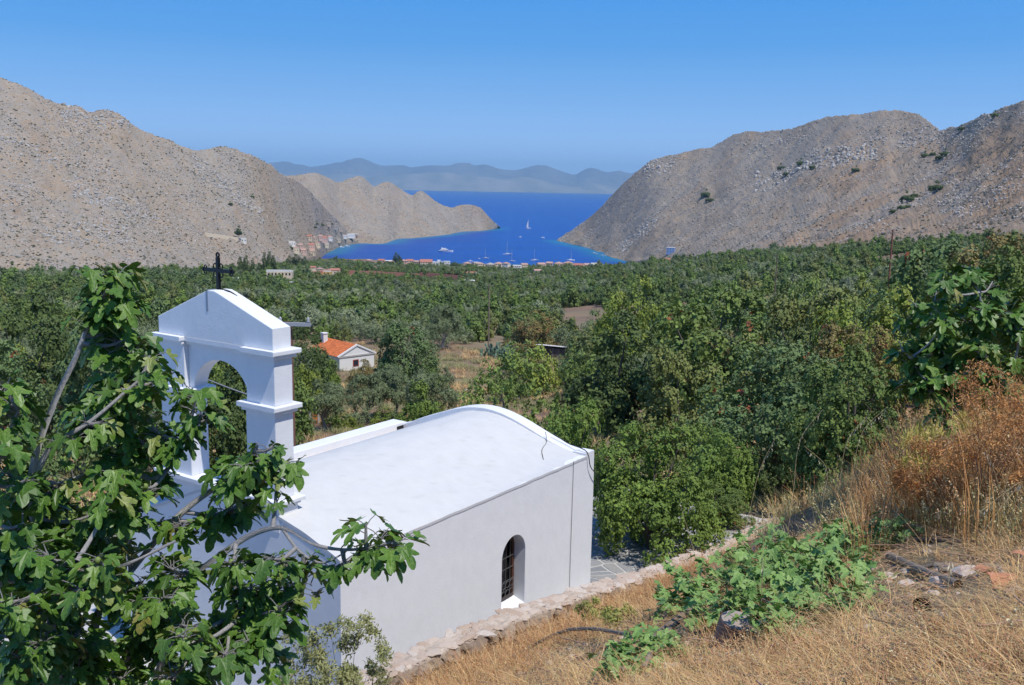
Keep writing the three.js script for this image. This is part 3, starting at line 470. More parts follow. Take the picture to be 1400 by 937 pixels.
function makeTree(seed, o, barkM = bark) { const g = new THREE.Group(), { geo, lobes } = crownGeo(seed, o); part('trunk', trunkGeo(seed, o, lobes), barkM, g); part('crown', geo, foliage, g); g.userData.o = o; return g; }
const HUE = { mastic: [[.175, .235, .062], [.215, .275, .08]], bright: [[.15, .225, .052], [.20, .265, .06]], oak: [[.135, .19, .055], [.175, .23, .065]], teal: [[.125, .185, .078], [.16, .22, .095]], lime: [[.22, .265, .05], [.27, .30, .07]], dark: [[.078, .115, .036], [.105, .145, .046]], dry: [[.225, .19, .075], [.28, .205, .095]], khaki: [[.18, .20, .07], [.225, .23, .085]], olive: [[.17, .205, .125], [.24, .27, .18]], silver: [[.24, .265, .185], [.30, .32, .23]] };
for (const k in HUE) HUE[k] = HUE[k].map(([a, b, c]) => [a * 1.0, b * 1.06, c * .8]);
// near kinds (fine leaves), middle kinds and far kinds (coarser leaves)
const near = { dome: true, w: 5, h: 5, y0: .12, K: 54, tips: 54, lpt: 10, len: .095, wid: .038, limbs: 12, cr: .125 };
const nearLo = { ...near, K: 44, tips: 40, lpt: 8, len: .135, wid: .058, cr: .13 };
const kindsNear = (n, s0) => ({
  mastic: makeTree(s0 + 1, { ...n, cols: HUE.mastic }), mastic2: makeTree(s0 + 2, { ...n, cols: HUE.bright, h: 4 }),
  oak: makeTree(s0 + 3, { ...n, cols: HUE.teal, odd: [.28, .08, .03], oddP: .012 }), oak2: makeTree(s0 + 4, { ...n, cols: HUE.oak, odd: [.28, .10, .04], oddP: .02 }),
  lime: makeTree(s0 + 5, { ...n, cols: HUE.lime }), dark: makeTree(s0 + 6, { ...n, cols: HUE.dark }), dry: makeTree(s0 + 7, { ...n, cols: HUE.dry, odd: [.30, .10, .05], oddP: .08 }), khaki: makeTree(s0 + 9, { ...n, cols: HUE.khaki }),
  olive: makeTree(s0 + 8, { ...n, cols: HUE.olive, len: n.len * 1.1, wid: n.wid * .55, lpt: n.lpt + 4, y0: .8, dome: false, core: null }, greyBark),
});
const P_near = kindsNear(near, 0), P_far = kindsNear(nearLo, 700);
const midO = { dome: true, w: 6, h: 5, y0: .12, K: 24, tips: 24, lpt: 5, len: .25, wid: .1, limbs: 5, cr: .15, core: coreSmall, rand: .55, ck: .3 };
const mk = (o, hues, s0, b) => hues.map((h, i) => makeTree(s0 + i, { ...o, cols: HUE[h], ...(h === 'olive' || h === 'silver' ? { wid: o.wid * .75, y0: .4 } : {}) }, b));
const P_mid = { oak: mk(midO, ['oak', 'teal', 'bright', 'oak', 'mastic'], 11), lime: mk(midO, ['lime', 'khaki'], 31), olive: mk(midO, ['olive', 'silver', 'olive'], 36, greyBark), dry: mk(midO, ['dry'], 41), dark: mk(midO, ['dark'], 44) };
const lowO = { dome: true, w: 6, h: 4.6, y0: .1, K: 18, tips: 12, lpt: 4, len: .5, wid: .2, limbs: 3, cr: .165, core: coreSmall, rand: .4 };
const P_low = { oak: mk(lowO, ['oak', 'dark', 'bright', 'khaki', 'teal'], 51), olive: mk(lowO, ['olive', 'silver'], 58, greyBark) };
const treeAt = []; // [x, z, radius] of everything planted
function plant(proto, name, label, category, group, x, z, w, h, turn) {
  const g = proto.clone(), o = proto.userData.o; g.userData = { label, category }; if (group) g.userData.group = group; g.name = numbered(name);
  g.position.copy(onG(x, z)); g.rotation.y = turn; g.scale.set(w / o.w, h / o.h, w / o.w); scene.add(g); treeAt.push([x, z, w / 2]); return g;
}
// a tree from the photograph: column, top row, depth, width in pixels
let turnK = 0;
function tree(proto, name, label, category, px, topY, d, wpx, group) {
  if (d > 50) proto = P_far[Object.keys(P_near).find(k => P_near[k] === proto)];
  const p = at(px, topY, d), g = ground(p.x, p.z), h = (p.y - g) * .97, w = Math.max(wpx * d / FOCAL, .92 * h); return plant(proto, name, label, category, group, p.x, p.z, w, Math.max(.4 * w, h), turnK += 1.3); }
tree(P_near.mastic, 'evergreen_tree', 'dense rounded evergreen tree rising right behind the chapel vault', 'tree', 718, 492, 37, 215);
tree(P_near.mastic, 'evergreen_bush', 'smaller evergreen bush leaning against the tall one behind the vault', 'bush', 668, 528, 40, 110);
tree(P_near.mastic2, 'evergreen_bush', 'rounded green bush behind the east parapet, beside the taller evergreen', 'bush', 772, 556, 33, 105);
tree(P_near.mastic2, 'evergreen_bush', 'leafy green bush standing on the crazy paving beside the chapel', 'bush', 898, 592, 23.4, 205);
tree(P_near.oak, 'evergreen_tree', 'broad dark evergreen tree with scattered red leaves above the paving bush', 'tree', 1075, 478, 34, 250);
tree(P_near.mastic2, 'evergreen_bush', 'low green bush between the paving bush and the dry grass slope', 'bush', 985, 585, 28, 130);
tree(P_near.oak2, 'evergreen_bush', 'dark bush with reddish shoots left of the large-leaved fig', 'bush', 1185, 490, 26, 150);
tree(P_near.dark, 'evergreen_tree', 'big dark evergreen tree with bare twigs below, beside the stone heap', 'tree', 846, 436, 82, 175);
tree(P_near.oak2, 'evergreen_tree', 'wide evergreen tree behind the red-flecked tree', 'tree', 985, 400, 74, 210);
tree(P_near.khaki, 'evergreen_tree', 'bushy evergreen tree on the slope behind the reddish bush', 'tree', 1110, 400, 62, 160);
tree(P_near.lime, 'evergreen_tree', 'yellow-green tree in front of the wooded slope', 'tree', 1190, 402, 58, 170);
tree(P_near.lime, 'evergreen_tree', 'yellow-green tree with an orange-tinted top beyond the dark tree', 'tree', 866, 388, 125, 110);
tree(P_near.oak, 'evergreen_tree', 'tall evergreen tree behind the large-leaved fig', 'tree', 1275, 335, 70, 150);
tree(P_near.dry, 'evergreen_tree', 'reddish-brown tinted tree behind the fig on the upper slope', 'tree', 1390, 325, 48, 110);
tree(P_near.oak2, 'evergreen_tree', 'dark evergreen crowding the reddish-brown tree', 'tree', 1345, 352, 40, 120);
tree(P_near.oak, 'evergreen_tree', 'spreading evergreen tree beside the orange-roofed house', 'tree', 555, 444, 128, 98);
tree(P_near.dark, 'evergreen_tree', 'dark evergreen tree partly hidden by the belfry, in front of the orange-roofed house', 'tree', 415, 462, 105, 62);
tree(P_near.dry, 'evergreen_bush', 'brownish dome-shaped bush behind the cactus patch', 'bush', 726, 427, 178, 74);
tree(P_near.olive, 'olive_tree', 'olive tree with a thick grey trunk beside the orange gate', 'tree', 444, 522, 88, 56);
tree(P_near.olive, 'olive_tree', 'grey-green olive standing between the gate and the broad tree', 'tree', 500, 512, 95, 50);
tree(P_near.olive, 'olive_tree', 'upright grey-green olive in front of the broad tree', 'tree', 538, 503, 97, 34);
tree(P_near.olive, 'olive_tree', 'rounded olive below the broad tree beside the dry grass', 'tree', 592, 505, 92, 38);
tree(P_near.mastic2, 'evergreen_bush', 'green bush below the olives, just beyond the north parapet', 'bush', 573, 528, 78, 70);
tree(P_near.lime, 'evergreen_bush', 'bright green low bush among the garden plants beyond the parapet', 'bush', 505, 590, 62, 60);
tree(P_near.dark, 'evergreen_tree', 'dense dark evergreen seen through the belfry arch', 'tree', 300, 470, 46, 170);
tree(P_near.oak, 'evergreen_tree', 'olive-green tree behind the top of the fig tree', 'tree', 150, 445, 58, 190);
tree(P_near.dark, 'evergreen_tree', 'dark rounded tree left of the fig tree', 'tree', 20, 410, 75, 150);
tree(P_near.mastic, 'evergreen_bush', 'fine-leaved green bush behind the lower fig leaves', 'bush', 110, 585, 24, 190);
tree(P_near.oak, 'evergreen_tree', 'evergreen tree at the outer edge of the grove, left of the fig', 'tree', -60, 470, 40, 180);
tree(P_near.olive, 'olive_tree', 'silver olive beyond the chapel garden beside the utility pole', 'tree', 605, 418, 185, 56);
tree(P_near.mastic2, 'evergreen_bush', 'green bush below the shed', 'bush', 792, 500, 122, 50);
tree(P_near.oak2, 'evergreen_bush', 'dark green bush at the far end of the crazy paving', 'bush', 990, 665, 25.5, 90);
tree(P_near.khaki, 'evergreen_tree', 'olive-green leafy tree between the dark trees right of the stone heap', 'tree', 925, 480, 52, 150);
tree(P_near.dry, 'evergreen_bush', 'rust-tinged bush above the red-flecked evergreen', 'bush', 1165, 448, 46, 90);
tree(P_near.dry, 'evergreen_bush', 'orange-tinged dry bush beside the shed', 'bush', 757, 464, 182, 26);
tree(P_near.dry, 'evergreen_bush', 'orange-tinged dry bush between cactus patch and shed', 'bush', 716, 472, 170, 26);
tree(P_near.mastic2, 'evergreen_bush', 'green bush hiding the foot of the farmhouse wall', 'bush', 447, 494, 120, 34);
tree(P_near.dry, 'evergreen_bush', 'half-dry bush in front of the farmhouse gable', 'bush', 494, 494, 118, 40);
tree(P_near.lime, 'evergreen_bush', 'yellow-green bush beside the farmhouse corner', 'bush', 418, 500, 100, 40);
{ const r = rng(41), ks = [P_mid.oak[2], P_mid.olive[0], P_mid.lime[0], P_mid.dry[0], P_mid.oak[0]]; for (let i = 0; i < 36; i++) { const px = lerp(400, 610, r()), d = lerp(58, 150, Math.pow(r(), .7)), k = Math.floor(r() * 5), q = ray(px, 257), w = 1.6 + 2.4 * r() * r(); if (px > 445 && px < 510 && d > 112) continue; plant(ks[k], 'garden_bush', ['low green bush', 'low grey-green bush', 'low yellow-green bush', 'low brownish bush', 'low dark green bush'][k] + ' in the garden ground between chapel and farmhouse', 'bush', ['green', 'grey-green', 'yellow-green', 'brownish', 'dark green'][k] + ' bushes of the garden ground', q.x * d, -d, w, w * (.55 + .35 * r()), r() * 6); } }
// scattered woodland over the valley floor
const pxOf = (x, z) => { const p = V(x, -.2 * -z, z), c = Math.cos(PITCH), s = Math.sin(PITCH); const zz = s * p.y + c * p.z; return PW / 2 + FOCAL * x / -zz; };
const clearings = [[405, 690, 70, 128], [420, 520, 125, 172], [600, 790, 150, 186], [810, 885, 40, 84], [420, 640, 735, 905], [575, 700, 92, 160], [640, 700, 180, 215], [455, 560, 150, 190], [720, 790, 125, 180]];
{
  const r = rng(99), cell = 4.2, grid = new Map(), key = (x, z) => Math.floor(x / cell) + ':' + Math.floor(z / cell);
  const free = (x, z, rad) => { const R = Math.ceil((rad + 4) / cell), cx = Math.floor(x / cell), cz = Math.floor(z / cell); for (let i = -R; i <= R; i++) for (let j = -R; j <= R; j++) for (const t of grid.get((cx + i) + ':' + (cz + j)) || []) if (Math.hypot(t[0] - x, t[1] - z) < (t[2] + rad) * .88) return false; return true; };
  const put = t => { const k = key(t[0], t[1]); if (!grid.has(k)) grid.set(k, []); grid.get(k).push(t); };
  treeAt.forEach(put);
  const all = [];
  const baseL = surf.hill.bd, baseR = surf.hill_far_side.bd;
  for (let i = 0; i < 90000; i++) {
    const d = Math.sqrt(lerp(48 * 48, 1280 * 1280, r())), px = lerp(-140, 1540, r()), q = ray(px, 257), x = q.x * d, z = -d;
    if (px < 450 && d > baseL(px) + 10 - 60 * r()) continue; if (px > 860 && d > baseR(px) + 15 - 50 * r()) continue;
    if (clearings.some(c => px > c[0] && px < c[1] && d > c[2] && d < c[3])) continue;
    if (d < 110 && px > 395 && px < 900) continue;
    if (d < 60 && px > 200 && px < 800) continue; if (d < 88 && px > 780) continue; if (d < 75) continue; if (fbm(x * .007 + 60, z * .007, 2) > .36) continue;
    const g = ground(x, z); if (g < SEA + 1.2) continue;
    if (d > 1000 && r() < .35) continue;
    const olive = fbm(x * .009 + 7, z * .009, 2) + .3 * (r() - .5) > .16, w = olive ? 3.8 + 2.8 * r() : 3.2 + 6.4 * r() * r() + 1.6 * r(), rad = w / 2;
    if (!free(x, z, rad)) continue;
    if (d > 1060 && px > 470 && r() < .55) continue;
    const t = [x, z, rad, d, olive, px]; put(t); all.push(t);
  }
  all.sort((a, b) => a[3] - b[3]);
  const cnt = { olive: 0, oak: 0 }, far = { o0: [], o1: [], o2: [], o3: [], o4: [], v0: [], v1: [] }, farC = { o0: [], o1: [], o2: [], o3: [], o4: [], v0: [], v1: [] };
  for (const [x, z, rad, d, olive, px] of all) {
    const w = rad * 2, h = ((olive ? .72 : .8) * w * (.8 + .45 * r()) + .5) * (d > 1000 ? .7 : 1), kind = olive ? 'olive' : 'oak', lim = olive ? 170 : 290, seen = px > -30 && px < 1430;
    if (seen && cnt[kind] < lim) {
      const k = cnt[kind]++, set = d < 210 ? P_mid : P_low;
      let arr = set[kind], extra = 'evergreen_tree', lab = 'rounded evergreen tree in the wooded valley below the chapel', grp = 'evergreen trees of the valley wood', cat = 'tree';
      if (olive) { extra = 'olive_tree'; lab = 'silvery olive tree in the wooded valley below the chapel'; grp = 'olive trees of the valley wood'; }
      else if (set === P_mid) { const q = r(); if (q < .16) { arr = P_mid.lime; lab = 'yellow-green leafy tree in the wooded valley below the chapel'; grp = 'yellow-green trees of the valley wood'; } else if (q < .22) { arr = P_mid.dry; lab = 'brownish dry-leaved tree in the wooded valley'; grp = 'brownish trees of the valley wood'; } else if (q < .32) { arr = P_mid.dark; lab = 'very dark evergreen tree in the wooded valley'; grp = 'very dark trees of the valley wood'; } }
      plant(arr[Math.floor(r() * arr.length)], extra, lab, cat, grp, x, z, w, h, r() * 6);
    } else {
      const k = olive ? 'v' + Math.floor(r() * 2) : 'o' + [0, 0, 1, 1, 2, 3, 4][Math.floor(r() * 7)], b = .85 + .3 * r();
      far[k].push(new THREE.Matrix4().compose(onG(x, z, -.2), new THREE.Quaternion().setFromAxisAngle(V(0, 1, 0), r() * 6), V(w / 6, h / 4.6, w / 6))); farC[k].push(lin(b, b, b * (.9 + .2 * r())));
    }
  }
  console.log('trees', all.length, JSON.stringify(cnt), Object.values(far).map(a => a.length).join(' '));
  const protos = { o0: P_low.oak[0], o1: P_low.oak[1], o2: P_low.oak[2], o3: P_low.oak[3], o4: P_low.oak[4], v0: P_low.olive[0], v1: P_low.olive[1] };
  const labs = { o0: 'distant green treetops of the far-off valley wood', o1: 'distant dark green treetops of the far-off valley wood', o2: 'distant grass-green treetops of the far-off valley wood', o3: 'distant khaki treetops of the far-off valley wood', o4: 'distant blue-green treetops of the far-off valley wood', v0: 'distant silvery treetops of the far-off olive groves', v1: 'distant pale grey-green treetops of the far-off olive groves' };
  for (const k in far) stuffInst('distant_wood', labs[k], 'wood', protos[k].children[1].geometry, foliage, far[k], farC[k]);
}
console.log('trees done');
// ------------------------------------------------------------------ houses
const hitHill = (name, px, py) => { const s = surf[name], t = (py - s.by(px)) / (s.fy(px) - s.by(px)); return s.P(px, clamp(t, .015, 1)); };
function groundHit(px, py, d0 = 2, d1 = 1290) { const r = ray(px, py); let d = d0; while (d < d1) { if (r.y * d < ground(r.x * d, -d)) break; d *= 1.006; } return onG(r.x * d, -d); }
const TILE = [.44, .135, .055], wallMats = { white: mat([.74, .73, .70]), cream: mat([.66, .56, .42]), pink: mat([.60, .42, .35]), yellow: mat([.68, .48, .16]), blue: mat([.22, .34, .62]), grey: mat([.42, .40, .37]), stone: mat([.46, .38, .30]) };
const roofMats = { red: mat([.40, .17, .12], .85), pale: mat([.46, .29, .23], .85), white: mat([.72, .70, .66]), grey: mat([.40, .37, .33]) };
const glassDark = new THREE.MeshPhysicalMaterial({ color: lin(.03, .035, .045), roughness: .15 }), shutter = mat([.09, .16, .25], .7);
function houseAt(p, w, dep, h, turn, wall, roof, style, label, group, name = 'house', storeys = 1) {
  const g = thing(name, label, 'house', p, turn, group), hw = w / 2, hd = dep / 2;
  part('wall', box(-hw, hw, -2, h, -hd, hd), wallMats[wall], g);
  let rf;
  if (style === 'gable') {
    const s = new THREE.Shape(); s.moveTo(-hd, h); s.lineTo(hd, h); s.lineTo(0, h + dep * .24); s.closePath(); const e = new THREE.ExtrudeGeometry(s, { depth: w - .02, bevelEnabled: false }); e.rotateY(Math.PI / 2); e.translate(-hw + .01, 0, 0); part('gable', uvBox(e), wallMats[wall], g);
    const s2 = new THREE.Shape(); const o = .3, k = dep * .24 / hd; s2.moveTo(-hd - o, h - o * k + .05); s2.lineTo(0, h + dep * .24 + .05); s2.lineTo(hd + o, h - o * k + .05); s2.lineTo(hd + o, h - o * k + .25); s2.lineTo(0, h + dep * .24 + .27); s2.lineTo(-hd - o, h - o * k + .25); s2.closePath(); const e2 = new THREE.ExtrudeGeometry(s2, { depth: w + .3, bevelEnabled: false }); e2.rotateY(Math.PI / 2); e2.translate(-hw - .15, 0, 0); rf = part('roof', uvBox(e2), roofMats[roof], g);
  } else if (style === 'hip') { const e = new THREE.ConeGeometry(1, 1, 4, 1); e.rotateY(Math.PI / 4); e.scale((w + .6) / 1.414, dep * .26, (dep + .6) / 1.414); e.translate(0, h + dep * .13, 0); rf = part('roof', e, roofMats[roof], g); }
  else { rf = part('roof', box(-hw - .1, hw + .1, h, h + .3, -hd - .1, hd + .1), roofMats[roof], g); }
  for (let f = 0; f < storeys; f++) { const y0 = h * (f + .35) / storeys, n = Math.max(2, Math.round(w / 3)); for (let i = 0; i < n; i++) { const x = lerp(-hw, hw, (i + .5) / n), o = part('window', box(x - .5, x + .5, y0, y0 + 1.3, hd - .05, hd + .04), shutter, g); part('pane', box(x - .34, x + .34, y0 + .12, y0 + 1.18, hd + .041, hd + .06), glassDark, o); } const m = Math.max(1, Math.round(dep / 3.5)); for (const sx of [-1, 1]) for (let i = 0; i < m; i++) { const z = lerp(-hd, hd, (i + .5) / m); part('window', box(sx > 0 ? hw - .05 : -hw - .04, sx > 0 ? hw + .04 : -hw + .05, y0, y0 + 1.3, z - .45, z + .45), glassDark, g); } }
  return g;
}
{
  const r = rng(31);
  const shore = [[504, 'pink', 'pale', 'hip', 9], [521, 'pink', 'red', 'gable', 9], [529, 'cream', 'white', 'flat', 15], [537, 'cream', 'pale', 'hip', 9], [552, 'pink', 'pale', 'hip', 9], [560, 'pink', 'red', 'gable', 10], [570, 'cream', 'pale', 'gable', 8], [583, 'cream', 'red', 'gable', 17], [597, 'white', 'white', 'flat', 9], [612, 'white', 'white', 'flat', 8], [640, 'pink', 'pale', 'hip', 11], [652, 'cream', 'white', 'flat', 8], [658, 'cream', 'pale', 'hip', 10], [672, 'cream', 'grey', 'hip', 12], [684, 'cream', 'pale', 'hip', 12], [694, 'white', 'pale', 'hip', 9], [709, 'white', 'white', 'flat', 12], [719, 'cream', 'pale', 'gable', 9], [742, 'cream', 'pale', 'gable', 11], [754, 'stone', 'pale', 'gable', 9], [767, 'pink', 'pale', 'hip', 12], [780, 'cream', 'pale', 'hip', 12], [795, 'pink', 'red', 'gable', 13], [806, 'stone', 'pale', 'gable', 10], [818, 'white', 'white', 'gable', 17], [829, 'stone', 'grey', 'flat', 9]];
  shore.forEach(([px, w, ro, st, wp], i) => { const d = 1195 + 65 * r() + (px > 760 ? 20 : 0), q = ray(px, 257), p = onG(q.x * d, -d), m = wp * d / FOCAL; houseAt(p, m, m * .8, 4 + 4.5 * r() * r(), (r() - .5) * 1.2, w, ro, st, `${{ white: 'white', cream: 'cream', pink: 'pinkish', stone: 'stone' }[w]} ${{ hip: 'hip-roofed', gable: 'gable-roofed', flat: 'flat-roofed' }[st]} house with ${{ red: 'red', pale: 'faded red', white: 'white', grey: 'grey' }[ro]} roof along the near beach of the bay`, 'houses along the near beach', 'house', 2); });
  const slope = [[398, 331, 'white', 'white', 'flat', 9], [410, 336, 'pink', 'pale', 'gable', 7], [413, 339, 'stone', 'pale', 'flat', 7], [422, 328, 'cream', 'red', 'gable', 9], [424, 340, 'pink', 'red', 'gable', 10], [430, 334, 'stone', 'pale', 'hip', 7], [433, 342, 'cream', 'pale', 'hip', 8], [437, 330, 'pink', 'pale', 'gable', 7], [441, 334, 'pink', 'red', 'gable', 11], [445, 339, 'cream', 'white', 'flat', 8], [450, 331, 'white', 'pale', 'gable', 7], [404, 341, 'cream', 'pale', 'hip', 8], [418, 334, 'stone', 'grey', 'flat', 7], [427, 347, 'cream', 'pale', 'hip', 8], [414, 346, 'pink', 'pale', 'gable', 8]];
  slope.forEach(([px, py, w, ro, st, wp]) => { const p = hitHill('hill', px, py), d = -p.z, m = wp * d / FOCAL; houseAt(p, m, m * .8, 4 + 2 * r(), .5 + (r() - .5), w, ro, st, `${{ white: 'white', cream: 'cream', pink: 'pinkish', stone: 'stone' }[w]} ${{ hip: 'hip-roofed', gable: 'gable-roofed', flat: 'flat-roofed' }[st]} house with ${{ red: 'red', pale: 'faded red', white: 'white', grey: 'grey' }[ro]} roof on the slope above the harbour quay`, 'houses on the slope above the harbour'); });
  const quay = [[448, 312, 'stone', 'grey', 'flat', 8], [457, 314, 'grey', 'grey', 'flat', 9], [465, 322, 'stone', 'grey', 'flat', 8], [477, 328, 'white', 'white', 'flat', 13], [486, 325, 'grey', 'white', 'flat', 8], [470, 330, 'white', 'pale', 'flat', 9], [462, 333, 'cream', 'grey', 'flat', 7], [492, 328, 'stone', 'pale', 'flat', 9]];
  quay.forEach(([px, py, w, ro, st, wp]) => { const p = hitHill(px < 486 ? 'hill' : 'headland', px, py), d = -p.z, m = wp * d / FOCAL; houseAt(p, m, m * .7, 4 + 2 * r(), .3 + (r() - .5) * .6, w, ro, st, `${w} flat-roofed building with ${{ pale: 'faded red', white: 'white', grey: 'grey' }[ro]} roof behind the quay at the foot of the headland`, 'buildings at the foot of the headland'); });
  const valleyH = [[428, 372, 'pink', 'red', 'gable', 8, 'pinkish house with red gable roof behind the long red wall'], [437, 374, 'cream', 'pale', 'hip', 9, 'cream house with faded hip roof behind the long red wall'], [447, 377, 'yellow', 'white', 'flat', 10, 'ochre flat-roofed house beside the long red wall'], [458, 376, 'cream', 'red', 'gable', 13, 'long house with red gable roof beside the long red wall'], [491, 380, 'white', 'white', 'flat', 14, 'white flat-roofed outbuilding above the long red wall'], [318, 388, 'grey', 'white', 'flat', 17, 'grey flat-roofed building below the cypress slope'], [306, 384, 'pink', 'red', 'gable', 8, 'small pink house with red roof next to the grey building'], [398, 394, 'white', 'white', 'flat', 11, 'small white hut among the trees below the yellow building'], [645, 380, 'white', 'red', 'gable', 13, 'white house with red gable roof among trees near the beach'], [735, 376, 'cream', 'pale', 'gable', 10, 'cream house with faded gable roof among trees near the beach'], [642, 390, 'white', 'white', 'flat', 20, 'low white terrace building at the end of the long red wall'], [862, 361, 'white', 'white', 'flat', 9, 'small white house at the foot of the right-hand mountain'], [875, 362, 'white', 'white', 'gable', 14, 'white boathouse at the foot of the right-hand mountain'], [900, 364, 'stone', 'pale', 'flat', 8, 'small stone house below the blue house'], [911, 361, 'pink', 'red', 'gable', 11, 'pink house with red roof below the blue house'], [956, 357, 'stone', 'white', 'flat', 6, 'little pale hut on the edge of the wood below the mountain']];
  valleyH.forEach(([px, py, w, ro, st, wp, lab]) => { const p = groundHit(px, py, 300), d = -p.z, m = wp * d / FOCAL; treeAt.push([p.x, p.z, m]); houseAt(p, m, m * .7, st === 'flat' ? 3.2 : 4.2, (r() - .5) * .8, w, ro, st, lab); });
  { const p = hitHill('hill_far_side', 917, 349), d = -p.z; houseAt(p, 11 * d / FOCAL, 8, 7, -.3, 'blue', 'white', 'flat', 'bright blue two-storey house at the foot of the right-hand mountain', null, 'house', 2); }
  { const p = hitHill('hill', 331, 336), d = -p.z; houseAt(p, 8, 6, 4, .4, 'white', 'white', 'flat', 'small white chapel house beside the lone cypress on the hillside'); }
  { const p = groundHit(383, 385, 300), d = -p.z, g = thing('villa', 'yellow villa with a row of white battlements among the trees', 'building', p, .15), w = 34 * d / FOCAL; part('wall', box(-w / 2, w / 2, -2, 6.5, -6, 6), wallMats.cream, g); part('porch', box(-w * .1, w * .16, 0, 4, 6, 9), wallMats.yellow, g); for (let i = 0; i < 15; i++) part('battlement', box(lerp(-w / 2, w / 2 - .9, i / 14), lerp(-w / 2, w / 2 - .9, i / 14) + .9, 6.5, 7.8, 5, 6), wallMats.white, g); for (let i = 0; i < 7; i++) { const x = lerp(-w / 2 + 1.5, w / 2 - 1.5, i / 6); part('window', box(x - .5, x + .5, 4.3, 5.8, 5.95, 6.05), glassDark, g); } }
  // long red wall, white wall
  const longWall = (pts, h, m, label) => { const ps = pts.map(([px, d]) => { const q = ray(px, 257); return onG(q.x * d, -d); }), g = thing('boundary_wall', label, 'wall', ps[0]); for (let i = 0; i + 1 < ps.length; i++) { const a = ps[i], b = ps[i + 1], l = Math.hypot(b.x - a.x, b.z - a.z), o = part('wall_section', box(0, l + .2, -6, h + Math.max(0, 0), -.3, .3), m, g); o.position.copy(a).sub(ps[0]); o.rotation.y = Math.atan2(-(b.z - a.z), b.x - a.x); o.rotation.z = 0; o.position.y = Math.min(a.y, b.y) - ps[0].y + .5 * Math.abs(a.y - b.y); } return g; };
  longWall([[424, 815], [432, 825], [446, 850], [472, 862], [520, 858], [575, 846], [632, 820]], 4.2, mat([.44, .19, .14]), 'long red-brown wall running across the valley below the village');
  longWall([[410, 870], [432, 874], [452, 878]], 4.6, wallMats.cream, 'pale cream wall behind the villa');
  { const a = hitHill('hill', 280, 326), b = hitHill('hill', 326, 337), g = thing('boundary_wall', 'pale dry-stone wall leading to the lone cypress on the hillside', 'wall', a); const l = Math.hypot(b.x - a.x, b.z - a.z), o = part('wall_section', box(0, l, -3, 2.2, -.5, .5), wallMats.cream, g); o.rotation.order = 'YZX'; o.rotation.y = Math.atan2(-(b.z - a.z), b.x - a.x); o.rotation.z = Math.atan2(b.y - a.y, l); }
}
// the orange-roofed farmhouse
{
  const p = groundHit(468, 503, 60, 400), d = -p.z, k = d / FOCAL; p.y -= .15;
  const g = thing('farmhouse', 'white farmhouse with bright orange tiled gable roof and a white chimney', 'house', p, -.82), LX = 8.6, WZ = 6.6, h = 2.9, rise = 1.5, hx = LX / 2, hz = WZ / 2;
  const wm = wallMats.white; part('wall', box(-hx, hx, -1.5, h, -hz, hz), wm, g);
  const s = new THREE.Shape(); s.moveTo(-hz, h); s.lineTo(hz, h); s.lineTo(0, h + rise); s.closePath(); const e = new THREE.ExtrudeGeometry(s, { depth: LX - .02, bevelEnabled: false }); e.rotateY(Math.PI / 2); e.translate(-hx + .01, 0, 0); part('gable', uvBox(e), wm, g);
  const m = new MB(), NX = 190, sl = Math.hypot(hz + .35, rise * (hz + .35) / hz);
  for (const sgn of [-1, 1]) { const o = m.p.length / 3; for (let i = 0; i <= NX; i++) for (let j = 0; j <= 36; j++) { const x = lerp(-hx - .25, hx - .12, i / NX), t = j / 36, z = sgn * t * (hz + .35), row = (t * 9) % 1, y = h + rise - t * (rise / hz) * (hz + .35) + .10 + .055 * Math.abs(Math.cos(x * Math.PI / .22)) + .035 * (row - .5); const v = .82 + .3 * n2(Math.round(x / .22) * 3.1, Math.floor(t * 9) * 2.7 + sgn); m.vert(x, y, z, 0, 1, 0, [.62 * v, .165 * v, .048 * v], x, z); } for (let i = 0; i < NX; i++) for (let j = 0; j < 36; j++) { const a = o + i * 37 + j, b = a + 37; sgn > 0 ? m.i.push(a, a + 1, b, b, a + 1, b + 1) : m.i.push(a, b, a + 1, b, b + 1, a + 1); } }
  const rf = part('roof', m.geo(true), new THREE.MeshStandardMaterial({ vertexColors: true, roughness: .85, side: THREE.DoubleSide }), g);
  for (const sgn of [-1, 1]) { const b = part('verge', box(0, .25, -.12, .14, 0, sl), wm, g); b.position.set(hx - .1, h + rise + .08, 0); b.rotation.x = sgn > 0 ? Math.atan2(rise, hz) : Math.PI - Math.atan2(rise, hz); }
  part('eaves_band', box(hx + .002, hx + .12, h - .25, h - .02, -hz - .1, hz + .1), wallMats.grey, g);
  const ch = part('chimney', box(-hx + .1, -hx + .9, h, h + 2.5, .6, 1.4), wm, g); part('chimney_cap', box(-hx, -hx + 1, h + 2.5, h + 2.65, .5, 1.5), wm, ch);
  const w = part('window', box(hx + .001, hx + .06, 1.0, 2.1, -.3, .8), mat([.35, .07, .06]), g); part('pane', box(hx + .061, hx + .075, 1.12, 2.0, -.18, .68), glassDark, w);
  const w2 = part('window', box(.6, 1.4, 1.0, 2.0, hz + .001, hz + .05), shutter, g); part('pane', box(.7, 1.3, 1.08, 1.92, hz + .051, hz + .06), glassDark, w2);
  part('yard_wall', box(-hx - 2, hx - 1.5, -1.5, 1.1, hz + 2.2, hz + 2.5), wallMats.cream, g);
}
